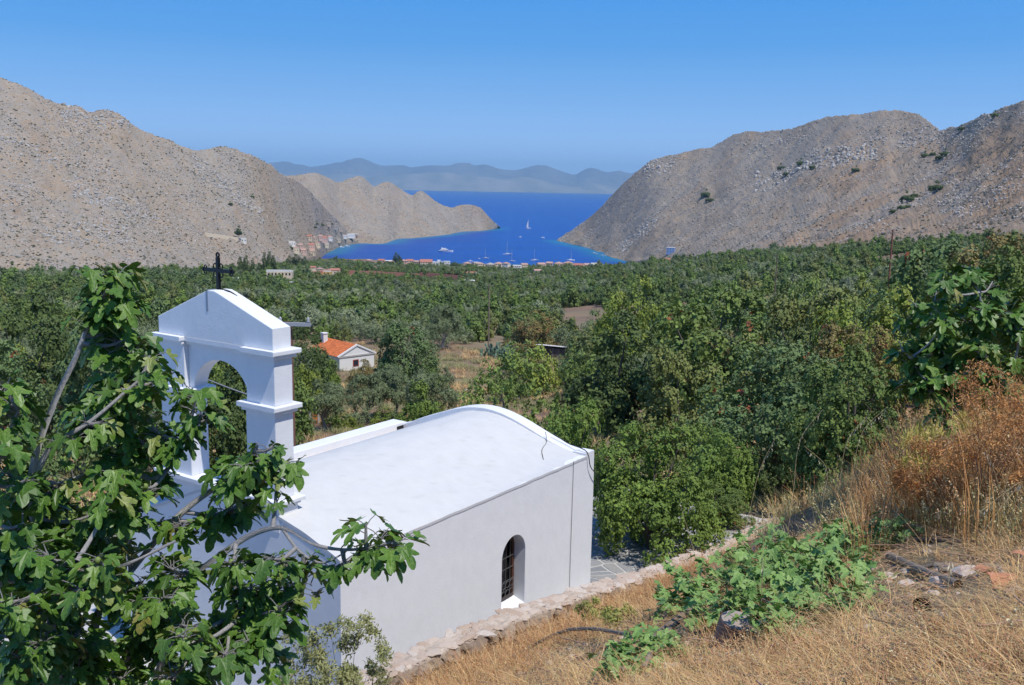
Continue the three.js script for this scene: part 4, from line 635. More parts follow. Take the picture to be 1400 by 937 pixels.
// shed, gate, stone heap, cactus
{
  const p = groundHit(756, 492, 60, 400), d = -p.z, w = 40 * d / FOCAL, h = 20 * d / FOCAL, g = thing('shed', 'weathered grey plank shed with pale tin roof beside the cactus patch', 'shed', p, -.25);
  const wd = [[.14, .11, .095], [.18, .14, .12], [.11, .085, .075]].map(c => mat(c)); const n = 14; for (let i = 0; i < n; i++) { const x0 = lerp(-w / 2, w / 2, i / n), x1 = lerp(-w / 2, w / 2, (i + 1) / n) - .03; if (i > 3 && i < 7) continue; part('plank', box(x0, x1, -.5, h * .93 - i * .02, 1.2, 1.26), wd[i % 3], g); }
  part('door', box(lerp(-w / 2, w / 2, 4 / n), lerp(-w / 2, w / 2, 7 / n) - .03, -.5, h * .9, 1.12, 1.18), mat([.09, .06, .055]), g);
  part('side_wall', box(-w / 2, -w / 2 + .08, -.5, h * .93, -1.6, 1.2), wd[1], g); part('side_wall', box(w / 2 - .08, w / 2, -.5, h * .88, -1.6, 1.2), wd[0], g); part('back_wall', box(-w / 2 + .09, w / 2 - .09, -.5, h * .86, -1.6, -1.52), wd[2], g);
  const ro = part('roof', (() => { const q = new THREE.PlaneGeometry(w + 1, 3.6, 80, 1), a = q.attributes.position; for (let i = 0; i < a.count; i++) a.setZ(i, .04 * Math.sin(a.getX(i) * 20)); q.rotateX(-Math.PI / 2); q.computeVertexNormals(); return q; })(), mat([.62, .60, .58], .6, { side: THREE.DoubleSide }), g); ro.position.set(.2, h * .95, -.1); ro.rotation.z = -.035; ro.rotation.x = -.13;
}
{
  const p = groundHit(430, 580, 40, 300), d = -p.z, g = thing('garden_gate', 'small bright orange plank gate in the garden stone wall', 'gate', p, .15), w = 8.5 * d / FOCAL, h = 15 * d / FOCAL; for (let i = 0; i < 5; i++) part('plank', box(lerp(-w / 2, w / 2, i / 5), lerp(-w / 2, w / 2, (i + 1) / 5) - .012, .05, h, -.02, .02), mat([[.62, .17, .03], [.55, .14, .025]][i % 2]), g); part('rail', box(-w / 2, w / 2, h * .2, h * .28, .021, .05), mat([.5, .12, .02]), g); part('rail', box(-w / 2, w / 2, h * .72, h * .8, .021, .05), mat([.5, .12, .02]), g);
  part('post', box(w / 2 + .02, w / 2 + .2, -.4, h * 2.1, -.08, .1), wallMats.grey, g); part('post', box(-w / 2 - .2, -w / 2 - .02, -.4, h * 1.05, -.08, .1), wallMats.grey, g);
  const W = thing('garden_wall', 'tumbledown dry-stone wall running from the orange gate to the olive', 'wall', V(p.x, p.y, p.z), .15), r = rng(52);
  for (let i = 0; i < 110; i++) { const o = part('stone', lumps[i % 6], stoneMats[i % 4], W), x = -w / 2 - .4 - r() * 4.2; o.position.set(x, .12 + r() * 1.15, (r() - .5) * .5); const s = .28 + .3 * r(); o.scale.set(s, s * .8, s); o.rotation.y = r() * 6; }
  for (let i = 0; i < 60; i++) { const o = part('stone', lumps[i % 6], stoneMats[i % 4], W), x = w / 2 + .4 + r() * 3.2; o.position.set(x, .1 + r() * .5, (r() - .5) * .6 + .2 * x); const s = .28 + .3 * r(); o.scale.set(s, s * .8, s); o.rotation.y = r() * 6; }
}
{
  const r = rng(53), p = groundHit(845, 588, 30, 300), d = -p.z, k = d / FOCAL, g = thing('stone_heap', 'heap of grey boulders and rubble beside the dark evergreen tree', 'stones', p);
  const gm = [[.33, .31, .28], [.28, .26, .235], [.38, .34, .29]].map(c => new THREE.MeshStandardMaterial({ color: lin(...c), roughness: 1, map: repeated(texStone, .6), bumpMap: repeated(texStone, .4), bumpScale: .03 }));
  for (let i = 0; i < 46; i++) { const o = part(i < 5 ? 'boulder' : 'stone', lumps[i % 6], gm[i % 3], g), big = i < 5, y = r(), s = big ? 1.1 + .9 * r() : .35 + .4 * r(); o.position.set((r() - .5) * 36 * k * (1.15 - .7 * y), y * 42 * k * (big ? .75 : .9), (r() - .5) * 1.4 + .3); o.scale.set(s, s * .85, s); o.rotation.set(r(), r() * 6, r()); }
  const S = [[800, 560], [826, 600], [560, 600], [610, 545], [718, 520], [470, 612], [640, 535]];
  S.forEach(([px, py], i) => { const q = groundHit(px, py, 28, 300), o = thing('field_stone', 'pale field stone lying in dry grass beyond the chapel', 'stone', q, 0, 'field stones beyond the chapel'), s = part('stone', lumps[i % 6], gm[i % 3], o), z = .7 + .8 * r(); s.scale.set(z * 1.3, z * .7, z); });
}
{
  const r = rng(54), p = groundHit(690, 492, 60, 400), d = -p.z, k = d / FOCAL, g = thing('prickly_pear', 'sprawling blue-green prickly pear thicket beside the shed', 'cactus', p), m = new MB();
  const pad = (c, up, s) => { const e = new THREE.SphereGeometry(1, 8, 6); const n = rdir(r); n.y *= .4; n.normalize(); const x = up.clone().cross(n).normalize(), z = x.clone().cross(up).normalize(), M = new THREE.Matrix4().makeBasis(x.multiplyScalar(s * .62), up.clone().multiplyScalar(s), z.multiplyScalar(s * .14)).setPosition(c.clone().addScaledVector(up, s)); e.applyMatrix4(M); return e; };
  const kinds = [[], [], []];
  for (let i = 0; i < 90; i++) { const a = r() * 6.28, q = Math.sqrt(r()), x = Math.cos(a) * q * 33 * k, z = Math.sin(a) * q * 14 * k; let c = V(x, -.1, z), up = V((r() - .5) * .5, 1, (r() - .5) * .5).normalize(); const lv = 3 + Math.floor(r() * 4 * (1 - q * .6)); for (let l = 0; l < lv; l++) { const s = .3 + .12 * r(); kinds[i % 3].push(pad(c, up, s)); c = c.addScaledVector(up, s * 1.75); up = up.clone().add(V((r() - .5) * 1.3, .3, (r() - .5) * 1.3)).normalize(); } }
  kinds.forEach((a, i) => stuffPart('pads', merge(a), mat([[.12, .20, .13], [.16, .24, .17], [.09, .16, .10]][i], .6), g));
}
// utility poles
function pole(px, topY, d, label, o = {}) {
  const t = at(px, topY, d), b = onG(t.x, t.z), h = t.y - b.y, g = thing('utility_pole', label, 'pole', b), wood = mat(o.c || [.16, .11, .08]); const R = o.r ?? .13;
  part('post', tube([V(0, -.5, 0), V(.02, h * .5, 0), V(0, h, 0)], [R, R * .9, R * .75], 8, 4), wood, g);
  if (o.arm !== 0) { const arm = part('crossarm', box(-(o.al ?? .8), o.ar ?? .8, h - (o.ad ?? .45), h - (o.ad ?? .45) + .1, .1, .2), mat(o.ac || [.2, .15, .12]), g); arm.rotation.y = o.turn ?? .3; for (const x of [-(o.al ?? .8) * .9, (o.ar ?? .8) * .9]) { const ins = part('insulator', new THREE.LatheGeometry([[0, 0], [.05, 0], [.06, .05], [.035, .07], [.05, .11], [.02, .16], [0, .16]].map(a => new THREE.Vector2(...a)), 8), mat([.35, .35, .36], .3), g); ins.position.set(x * Math.cos(o.turn ?? .3), h - (o.ad ?? .45) + .1, .15 - x * Math.sin(o.turn ?? .3)); } }
  return g;
}
pole(669, 388, 178, 'tall thin wooden utility pole beyond the dry grass clearing', { c: [.24, .18, .13], r: .14 });
pole(1221, 314, 120, 'reddish wooden utility pole above the wooded slope', { c: [.24, .09, .06], r: .14 });
pole(1063, 346, 260, 'slender grey pole rising from the olive grove below the mountain', { r: .16, arm: 0 });
pole(393.5, 440, 27, 'wooden utility pole standing behind the belfry', { r: .16, c: [.17, .085, .055], al: .2, ar: .68, ad: .1, turn: 0, ac: [.3, .31, .34] });
{ const a = at(265, 512, 26.5), b = at(395, 556, 26.5), g = thing('overhead_cable', 'grey bundled cable strung behind the belfry arch', 'cable', V(a.x, a.y, a.z)), e = b.clone().sub(a); part('wire', tube([V(0, 0, 0), e.clone().multiplyScalar(.5).add(V(0, -.06, 0)), e], [.022, .022], 6, 20), mat([.16, .17, .19], .5), g); }
// lone trees on the hillsides
{
  const cyp = makeTree(61, { w: 3.2, h: 11, y0: .3, K: 26, tips: 16, lpt: 6, len: .5, wid: .14, cols: HUE.dark, limbs: 2, cr: .16 }), pine = makeTree(62, { ...midO, w: 6, h: 9, y0: 2.5, cols: HUE.dark, len: .4, wid: .12 }), sh = P_low.oak[1];
  const put = (proto, name, label, cat, p, w, h, group) => { const g = proto.clone(), o = proto.userData.o; g.userData = { label, category: cat }; if (group) g.userData.group = group; g.name = numbered(name); g.position.copy(p); g.rotation.y = p.x; g.scale.set(w / o.w, h / o.h, w / o.w); scene.add(g); };
  put(cyp, 'cypress', 'lone dark cypress beside the little white house on the hillside', 'tree', hitHill('hill', 326, 336), 7.5, 13);
  [[1110, 236], [970, 275], [965, 268], [1170, 235], [1240, 280], [1250, 272], [1278, 268], [1282, 273], [1245, 282], [1265, 214], [1275, 214], [1285, 216], [1293, 213], [1315, 180], [1360, 163], [1075, 240], [1068, 232], [1095, 228], [1220, 303], [1232, 299], [1240, 296]].forEach(([px, py], i) => { const p = hitHill('hill_far_side', px, py), k = -p.z / FOCAL, w = (i === 4 || i === 6 ? 19 : 10 + (i * 7) % 5) * k; put(sh, 'hillside_tree', 'lone dark tree on the bare right-hand mountainside', 'tree', p, w, w * .7, 'lone trees on the right-hand mountainside'); });
  [[315, 284], [345, 272], [398, 336], [440, 312], [452, 309], [430, 318], [432, 309]].forEach(([px, py]) => { const p = hitHill('hill', px, py), k = -p.z / FOCAL; put(sh, 'hillside_tree', 'small dark tree on the bare left-hand hillside', 'tree', p, 7 * k, 5 * k, 'small trees on the left-hand hillside'); });
  [[328, 352, 9], [336, 350, 10], [345, 356, 9], [361, 346, 9], [368, 345, 10], [373, 350, 11], [355, 360, 10], [318, 360, 9], [396, 350, 12], [405, 348, 12], [416, 352, 11], [542, 346, 10], [547, 352, 9], [529, 357, 10], [508, 358, 10], [621, 358, 9], [627, 360, 8]].forEach(([px, ty, wp]) => { const d = px > 500 ? 1190 : px > 390 ? 1000 : 760, q = at(px, ty, d), g = ground(q.x, q.z), w = wp * d / FOCAL; put(pine, 'pine_tree', 'tall dark pine rising above the low wood near the village', 'tree', V(q.x, g - .2, q.z), w, q.y - g + .2, 'pines near the village'); });
}
// boats on the bay
{
  const hullG = (l, b, h) => { const m = new MB(), N = 14; for (let i = 0; i <= N; i++) { const t = i / N, w = b / 2 * Math.pow(Math.sin(Math.PI * (.12 + .88 * (1 - t)) * .5), .8) * (t > .98 ? .05 : 1), x = lerp(-l / 2, l / 2, t), sh = h * (1 + .35 * t * t); for (const [z, y] of [[-w, sh], [-w * .7, -.2], [0, -.5], [w * .7, -.2], [w, sh]]) m.vert(x, y, z, 0, 1, 0); m.vert(x, sh - .05, 0, 0, 1, 0); } for (let i = 0; i < N; i++) { for (let k = 0; k < 4; k++) { const a = i * 6 + k, c = a + 6; m.i.push(a, c, a + 1, c, c + 1, a + 1); } const a = i * 6, c = a + 6; m.i.push(a + 4, c + 4, a + 5, c + 4, c + 5, a + 5, a + 5, c + 5, a, c + 5, c, a); } m.i.push(0, 1, 2, 0, 2, 3, 0, 3, 4); return m.geo(true).toNonIndexed(); };
  const hm = new THREE.MeshStandardMaterial({ color: lin(.78, .78, .78), roughness: .35, side: THREE.DoubleSide }), mast = mat([.55, .55, .56], .4), cloth = mat([.75, .74, .70], .9, { side: THREE.DoubleSide }), dark = mat([.05, .07, .12], .4);
  const boat = (px, py, lpx, kind, turn, label, mastPx = 14) => {
    const p = atY(px, py, SEA), k = -p.z / FOCAL, l = Math.max(4, lpx * k), g = thing(kind === 'sail' ? 'sailing_boat' : kind === 'yacht' ? 'motor_yacht' : 'motor_boat', label, 'boat', p.setY(SEA + .15), turn), hg = hullG(l, l * .27, l * .085); hg.computeVertexNormals(); part('hull', hg, hm, g);
    const top = l * .085;
    if (kind === 'sail') { part('cabin', bevelBox(-l * .2, l * .18, top * .9, top + l * .07, -l * .07, l * .07, l * .015), hm, g); part('mast', tube([V(.06 * l, top, 0), V(.06 * l, top + mastPx * k * .5, 0), V(.05 * l, top + mastPx * k, 0)], [.16, .14, .08].map(a => a * k * 1.1 + .05), 6, 4), mast, g); part('boom', tube([V(.05 * l, top + l * .12, 0), V(-.2 * l, top + l * .12, 0), V(-.38 * l, top + l * .12, 0)], [.25, .25], 6, 4), mat([.08, .16, .38]), g); }
    else if (kind === 'yacht') { part('deckhouse', bevelBox(-l * .36, l * .16, top * .9, top + l * .09, -l * .1, l * .1, l * .02), hm, g); part('bridge', bevelBox(-l * .3, l * .02, top + l * .09, top + l * .16, -l * .08, l * .08, l * .015), hm, g); part('window_band', box(-l * .34, l * .165, top + l * .03, top + l * .06, -l * .103, l * .103), dark, g); part('radar_arch', tube([V(-l * .26, top + l * .15, -l * .06), V(-l * .28, top + l * .22, 0), V(-l * .26, top + l * .15, l * .06)], [.3, .3], 6, 8), hm, g); }
    else { part('cabin', bevelBox(-l * .15, l * .15, top * .8, top + l * .14, -l * .08, l * .08, l * .02), hm, g); part('windscreen', box(l * .151, l * .17, top + l * .03, top + l * .12, -l * .07, l * .07), dark, g); }
    return g;
  };
  boat(609.5, 344.5, 20, 'yacht', 0, 'large white motor yacht lying in the bay');
  boat(664, 353.5, 9, 'sail', 2.9, 'sailing boat moored beside a tiny dinghy', 12); boat(655, 354, 3, 'motor', .5, 'tiny white dinghy beside a sailing boat');
  boat(694, 348.5, 13, 'sail', 3.1, 'long white sailing boat with tall mast moored in mid bay', 17); boat(700, 357.5, 9, 'sail', 2.7, 'sailing boat moored close to the beach just below the long one', 16); boat(731, 356.5, 11, 'sail', 3.2, 'sailing boat moored off the beach on its own', 15); boat(780, 356.5, 12, 'sail', .1, 'sailing boat with broad white hull moored off the beach houses', 14);
  boat(643, 357.5, 7, 'motor', .2, 'small white motor boat moored off the beach trees'); boat(600, 359, 15, 'motor', .1, 'white motor boat at the beach jetty beside its neighbour'); boat(592, 360, 9, 'motor', 2.8, 'smaller white motor boat at the beach jetty');
  boat(711, 324.5, 5, 'motor', .4, 'small motor boat crossing the mouth of the bay'); boat(742, 325.5, 6, 'motor', .3, 'white speedboat at the mouth of the bay'); boat(813, 347, 8, 'motor', -.4, 'white motor boat anchored close under the right-hand mountain'); boat(824, 350, 7, 'motor', -.4, 'white motor boat at the small quay under the mountain'); boat(466, 338.5, 9, 'motor', .2, 'white motor boat at the harbour quay below the headland'); boat(474, 337, 8, 'motor', .1, 'second white motor boat at the harbour quay');
  const y = boat(722, 312.5, 8, 'sail', .3, 'sailing yacht under sail beyond the mouth of the bay', 12), k = -y.position.z / FOCAL; const s = new THREE.Shape(); s.moveTo(0, 2 * k); s.lineTo(0, 11 * k); s.lineTo(-2.4 * k, 2.4 * k); s.closePath(); part('sail', new THREE.ExtrudeGeometry(s, { depth: .08, bevelEnabled: false }), cloth, y);
}
console.log('village done');
// ------------------------------------------------------------------ fig trees
const leafHalf = [[0, .02], [.12, -.06], [.26, -.03], [.40, .10], [.36, .19], [.22, .25], [.34, .38], [.47, .57], [.39, .64], [.25, .58], [.13, .47], [.17, .64], [.165, .82], [.09, .95], [0, 1]];
function figLeafGeo(seed) {
  const r = rng(seed), gs = [], fold = .12 + .25 * r(), curl = .12 + .3 * r(), tw = (r() - .5) * .5;
  for (const sg of [-1, 1]) {
    const pts = leafHalf.map(([x, y]) => new THREE.Vector2(sg * x * (.92 + .2 * r()), y)); const mid = [.8, .6, .4, .2].map(y => new THREE.Vector2(0, y));
    const sh = new THREE.Shape([...pts, ...mid]); const g = new THREE.ShapeGeometry(sh); const p = g.attributes.position; const uv = g.attributes.uv;
    for (let i = 0; i < p.count; i++) { const x = p.getX(i), y = p.getY(i), a = Math.abs(x); uv.setXY(i, x + .5, y * .9 + .08); p.setZ(i, fold * a - curl * y * y + .10 * a * Math.sin(y * 9 + seed) + tw * x * y); }
    gs.push(g.toNonIndexed());
  }
  const g = mergeGeometries(gs); g.computeVertexNormals(); return g;
}
const leafTex = (() => {
  const seg = (x, y, ax, ay, bx, by) => { const dx = bx - ax, dy = by - ay, t = clamp(((x - ax) * dx + (y - ay) * dy) / (dx * dx + dy * dy)); return Math.hypot(x - ax - dx * t, y - ay - dy * t) / (1 - .5 * t); };
  return tileTex(256, (u, v) => { const x = u - .5, y = (v - .08) / .9; let d = 9; for (const [bx, by] of [[0, 1], [.45, .56], [-.45, .56], [.38, .1], [-.38, .1]]) d = Math.min(d, seg(x, y, 0, 0, bx, by)); for (const s of [-1, 1]) for (let k = 1; k < 5; k++) d = Math.min(d, 1.6 * seg(x, y, 0, k * .18, s * .2, k * .18 + .14)); const ve = 1 - sstep(.008, .022, d), n = .9 + .2 * pf(u, v, 8, 3, 71); return [lerp(.52, .86, ve) * n, lerp(.62, .9, ve) * n, lerp(.5, .78, ve) * n]; });
})();
const figLeaves = [1, 2, 3, 4, 5].map(figLeafGeo);
const figMats = [[.175, .31, .05], [.24, .38, .065], [.13, .245, .045], [.40, .43, .12], [.42, .36, .10]].map(c => new THREE.MeshPhysicalMaterial({ color: lin(...c), map: leafTex, roughness: .45, specularIntensity: .7, transmission: .22, thickness: 0, side: THREE.DoubleSide }));
const figBark = new THREE.MeshStandardMaterial({ color: lin(.46, .44, .43), roughness: .95, map: repeated(texBark, 1), bumpMap: repeated(texBark, .6), bumpScale: .008 });
function figTree(seed, label, base, limbs, areas, tipsXYZ, nPart, leafLen, perTip) {
  const r = rng(seed), g = thing('fig_tree', label, 'tree', base), loc = (px, py, d) => at(px, py, d).sub(base), joints = [];
  limbs.forEach(([pts, r0, r1]) => { const P = pts.map(a => a ? loc(...a) : V(0, -.3, 0)), c = new THREE.CatmullRomCurve3(P); part('branch', tube(P, [r0, lerp(r0, r1, .5), r1], 8, pts.length * 5), figBark, g); for (let i = 4; i <= 30; i++) joints.push(c.getPoint(i / 30)); });
  const tips = tipsXYZ.map(a => loc(...a));
  for (const [cx, cy, rx, ry, d0, d1, n] of areas) for (let i = 0; i < n; i++) { const a = r() * 6.28, q = Math.sqrt(r()); tips.push(loc(cx + rx * q * Math.cos(a), cy + ry * q * Math.sin(a), lerp(d0, d1, r()))); }
  const twigs = [], figs = [], leaves = [];
  for (const t of tips) {
    let best = joints[0], bd = 1e9; for (const j of joints) { const d = j.distanceTo(t) + (j.y > t.y ? .25 : 0); if (d < bd) { bd = d; best = j; } }
    const mid = best.clone().lerp(t, .55).add(V(0, -.12 * bd, 0)), axis = t.clone().sub(mid).normalize().add(V(0, .35, 0)).normalize(); twigs.push(tube([best, mid, t], [.018, .012, .008], 6, 8));
    const n = Math.round(perTip * (.75 + .5 * r()));
    for (let k = 0; k < n; k++) {
      const back = r() * .26, o = t.clone().addScaledVector(axis, -back), a = k * 2.4 + r(), h = V(Math.cos(a), 0, Math.sin(a)), inner = k < 2 ? 1 : 0;
      const pd = h.clone().multiplyScalar(.8).addScaledVector(axis, .35 + .5 * inner).add(V(0, .1, 0)).normalize(), pl = .05 + .09 * r(), foot = o.clone().addScaledVector(pd, pl);
      twigs.push(tube([o, o.clone().lerp(foot, .5).add(V(0, .01, 0)), foot], [.004, .003], 4, 2));
      const dir = h.clone().add(V((r() - .5) * .5, inner ? .9 : -.15 - .95 * r(), (r() - .5) * .5)).normalize(), up = V((r() - .5) * .7, 1, (r() - .5) * .7), x = dir.clone().cross(up).normalize(), z = x.clone().cross(dir).normalize(), s = leafLen * (inner ? .45 + .25 * r() : .6 + .75 * r());
      leaves.push([new THREE.Matrix4().makeBasis(x.multiplyScalar(s * (.9 + .2 * r())), dir.multiplyScalar(s), z.multiplyScalar(s)).setPosition(foot), Math.floor(r() * 5), r() < .07 ? 3 : r() < .012 ? 4 : Math.floor(r() * 3), foot.clone().add(base).length()]);
    }
    if (r() < .5) for (let k = 0; k < 3; k++) { const f = new THREE.SphereGeometry(.016 + .006 * r(), 7, 6); f.scale(1, 1.15, 1); const p = t.clone().addScaledVector(axis, -.04 - .1 * r()).add(rdir(r).multiplyScalar(.028)); f.translate(p.x, p.y, p.z); figs.push(f); }
  }
  stuffPart('twigs', merge(twigs), figBark, g); stuffPart('figs', merge(figs), mat([.16, .22, .05], .6), g);
  leaves.sort((a, b) => a[3] - b[3]); const rest = [[], [], [], [], []];
  leaves.forEach(([M, k, c], i) => { if (i < nPart) { const o = part('leaf', figLeaves[k], figMats[c], g); o.matrixAutoUpdate = true; M.decompose(o.position, o.quaternion, o.scale); } else rest[c].push(figLeaves[k].clone().applyMatrix4(M)); });
  rest.forEach((a, i) => a.length && stuffPart('leaves', mergeGeometries(a), figMats[i], g));
  console.log('fig leaves', leaves.length);
}
{
  const b = onG(-2.75, -6.4);
  const D = 6.2;
  figTree(3, 'large-leaved green fig tree with pale grey branches in front of the chapel facade', b, [
    [[null, [110, 905, D], [62, 770, 6.1], [42, 660, 6], [75, 548, 6], [104, 487, 6.2], [122, 440, 6.3], [150, 385, 6.4]], .042, .008],
    [[null, [170, 905, D], [215, 835, D], [258, 792, 6.1], [300, 760, 6], [345, 731, 6], [385, 722, 6], [430, 745, 6], [478, 752, 6], [535, 742, 6]], .036, .008],
    [[[42, 660, 6], [74, 606, 6], [100, 591, 6], [125, 575, 6.05], [190, 520, 6.2]], .024, .009], [[null, [130, 850, 6.3], [180, 780, 6.4], [250, 700, 6.4], [325, 645, 6.3], [352, 610, 6.2]], .04, .009],
    [[null, [230, 890, 6], [300, 850, 5.9], [385, 835, 5.8]], .035, .008], [[null, [40, 880, 6], [-10, 760, 5.8], [-5, 640, 5.7], [25, 560, 5.7]], .04, .01], [[[180, 780, 6.4], [175, 690, 6.5], [230, 640, 6.5], [258, 585, 6.4], [268, 545, 6.4]], .025, .007],
    [[[385, 722, 6], [410, 755, 5.95], [440, 770, 5.9], [470, 757, 5.9]], .012, .005], [[null, [70, 850, 5.6], [90, 770, 5.5], [160, 775, 5.5], [240, 740, 5.6]], .03, .008]],
    [[155, 398, 30, 30, 6.2, 6.6, 3], [188, 440, 36, 45, 6.2, 6.7, 5], [175, 520, 42, 50, 6.2, 6.8, 8], [145, 580, 50, 28, 6, 6.6, 4], [205, 585, 25, 35, 6.2, 6.7, 3], [15, 560, 25, 65, 5.5, 5.9, 4], [40, 650, 50, 45, 5.6, 6.3, 6], [65, 745, 75, 50, 5.3, 6.4, 13], [165, 680, 75, 45, 5.8, 6.8, 8], [60, 860, 85, 80, 5, 6.3, 19], [180, 800, 90, 50, 5.5, 6.6, 11], [220, 890, 110, 55, 5.2, 6.3, 13], [345, 808, 45, 55, 5.6, 6.3, 9], [365, 860, 35, 45, 5.5, 6.1, 5], [350, 635, 48, 36, 6.1, 6.5, 8], [280, 715, 55, 40, 6.0, 6.6, 3]],
    [[128, 372, 6.4], [165, 372, 6.4], [268, 540, 6.4], [280, 575, 6.4], [500, 715, 6], [520, 735, 6], [545, 742, 6], [475, 770, 6], [412, 770, 5.95]], 300, .134, 19);
  const b2 = gp(1312, 14); 
  figTree(4, 'dark large-leaved fig tree above the dry grass slope', b2, [[[null, [1305, 560, 14], [1290, 500, 14], [1270, 440, 14]], .05, .012], [[null, [1330, 540, 14], [1345, 470, 13.8], [1340, 400, 13.8]], .05, .012], [[null, [1300, 570, 13.8], [1270, 530, 13.6], [1245, 490, 13.6]], .04, .01], [[null, [1350, 560, 13.8], [1385, 500, 13.8], [1400, 430, 14]], .04, .01]],
    [[1325, 405, 60, 42, 13.2, 14.6, 17], [1270, 455, 42, 50, 13.2, 14.4, 13], [1350, 465, 50, 55, 13, 14.4, 17], [1280, 535, 60, 50, 13, 14.2, 16], [1360, 540, 45, 45, 13.2, 14.2, 10], [1400, 430, 30, 60, 13.4, 14.5, 8]], [[1325, 366, 14]], 160, .22, 11);
}
console.log('figs done');
// ------------------------------------------------------------------ dry grass and weeds of the foreground
function tuft(seed, o) {
  const r = rng(seed), m = new MB();
  for (let b = 0; b < o.n; b++) {
    const a = r() * 6.28, q = Math.sqrt(r()) * o.rad, bx = Math.cos(a) * q, bz = Math.sin(a) * q, la = a + (r() - .5) * 2, h = o.h * (.45 + .75 * r()), lean = h * o.lean * (.3 + r()), w = o.w * (.7 + .6 * r()), k = .7 + .6 * r(), c = o.cols[Math.floor(r() * o.cols.length)].map(x => x * k), sx = -Math.sin(la), sz = Math.cos(la), ox = Math.cos(la), oz = Math.sin(la);
    const N = [0, .4, .75, 1].map((t, i) => { const l = lean * t * t, y = h * t * (1 - .25 * o.lean * t), ww = w * [1, .85, .55, .12][i]; const nx = -ox * .0 + sx * 0 + ox * .5, ny = .6, nz = oz * .5; return [m.vert(bx + ox * l - sx * ww, y, bz + oz * l - sz * ww, nx, ny, nz, c), m.vert(bx + ox * l + sx * ww, y, bz + oz * l + sz * ww, nx, ny, nz, c)]; });
    for (let i = 0; i < 3; i++) m.i.push(N[i][0], N[i][1], N[i + 1][0], N[i][1], N[i + 1][1], N[i + 1][0]);
    if (o.seed && r() < o.seed) for (let s = 0; s < 7; s++) { const t = .7 + .3 * s / 7, l = lean * t * t, y = h * t * (1 - .25 * o.lean * t), d = rdir(r).add(V(ox, -.3, oz)).normalize(); addLeaf(m, V(bx + ox * l, y, bz + oz * l), d, rdir(r).cross(d).normalize(), o.sl ?? .025, (o.sl ?? .025) * .3, (o.sc || c).map(x => x * k)); }
  }
  return m.geo(true);
}
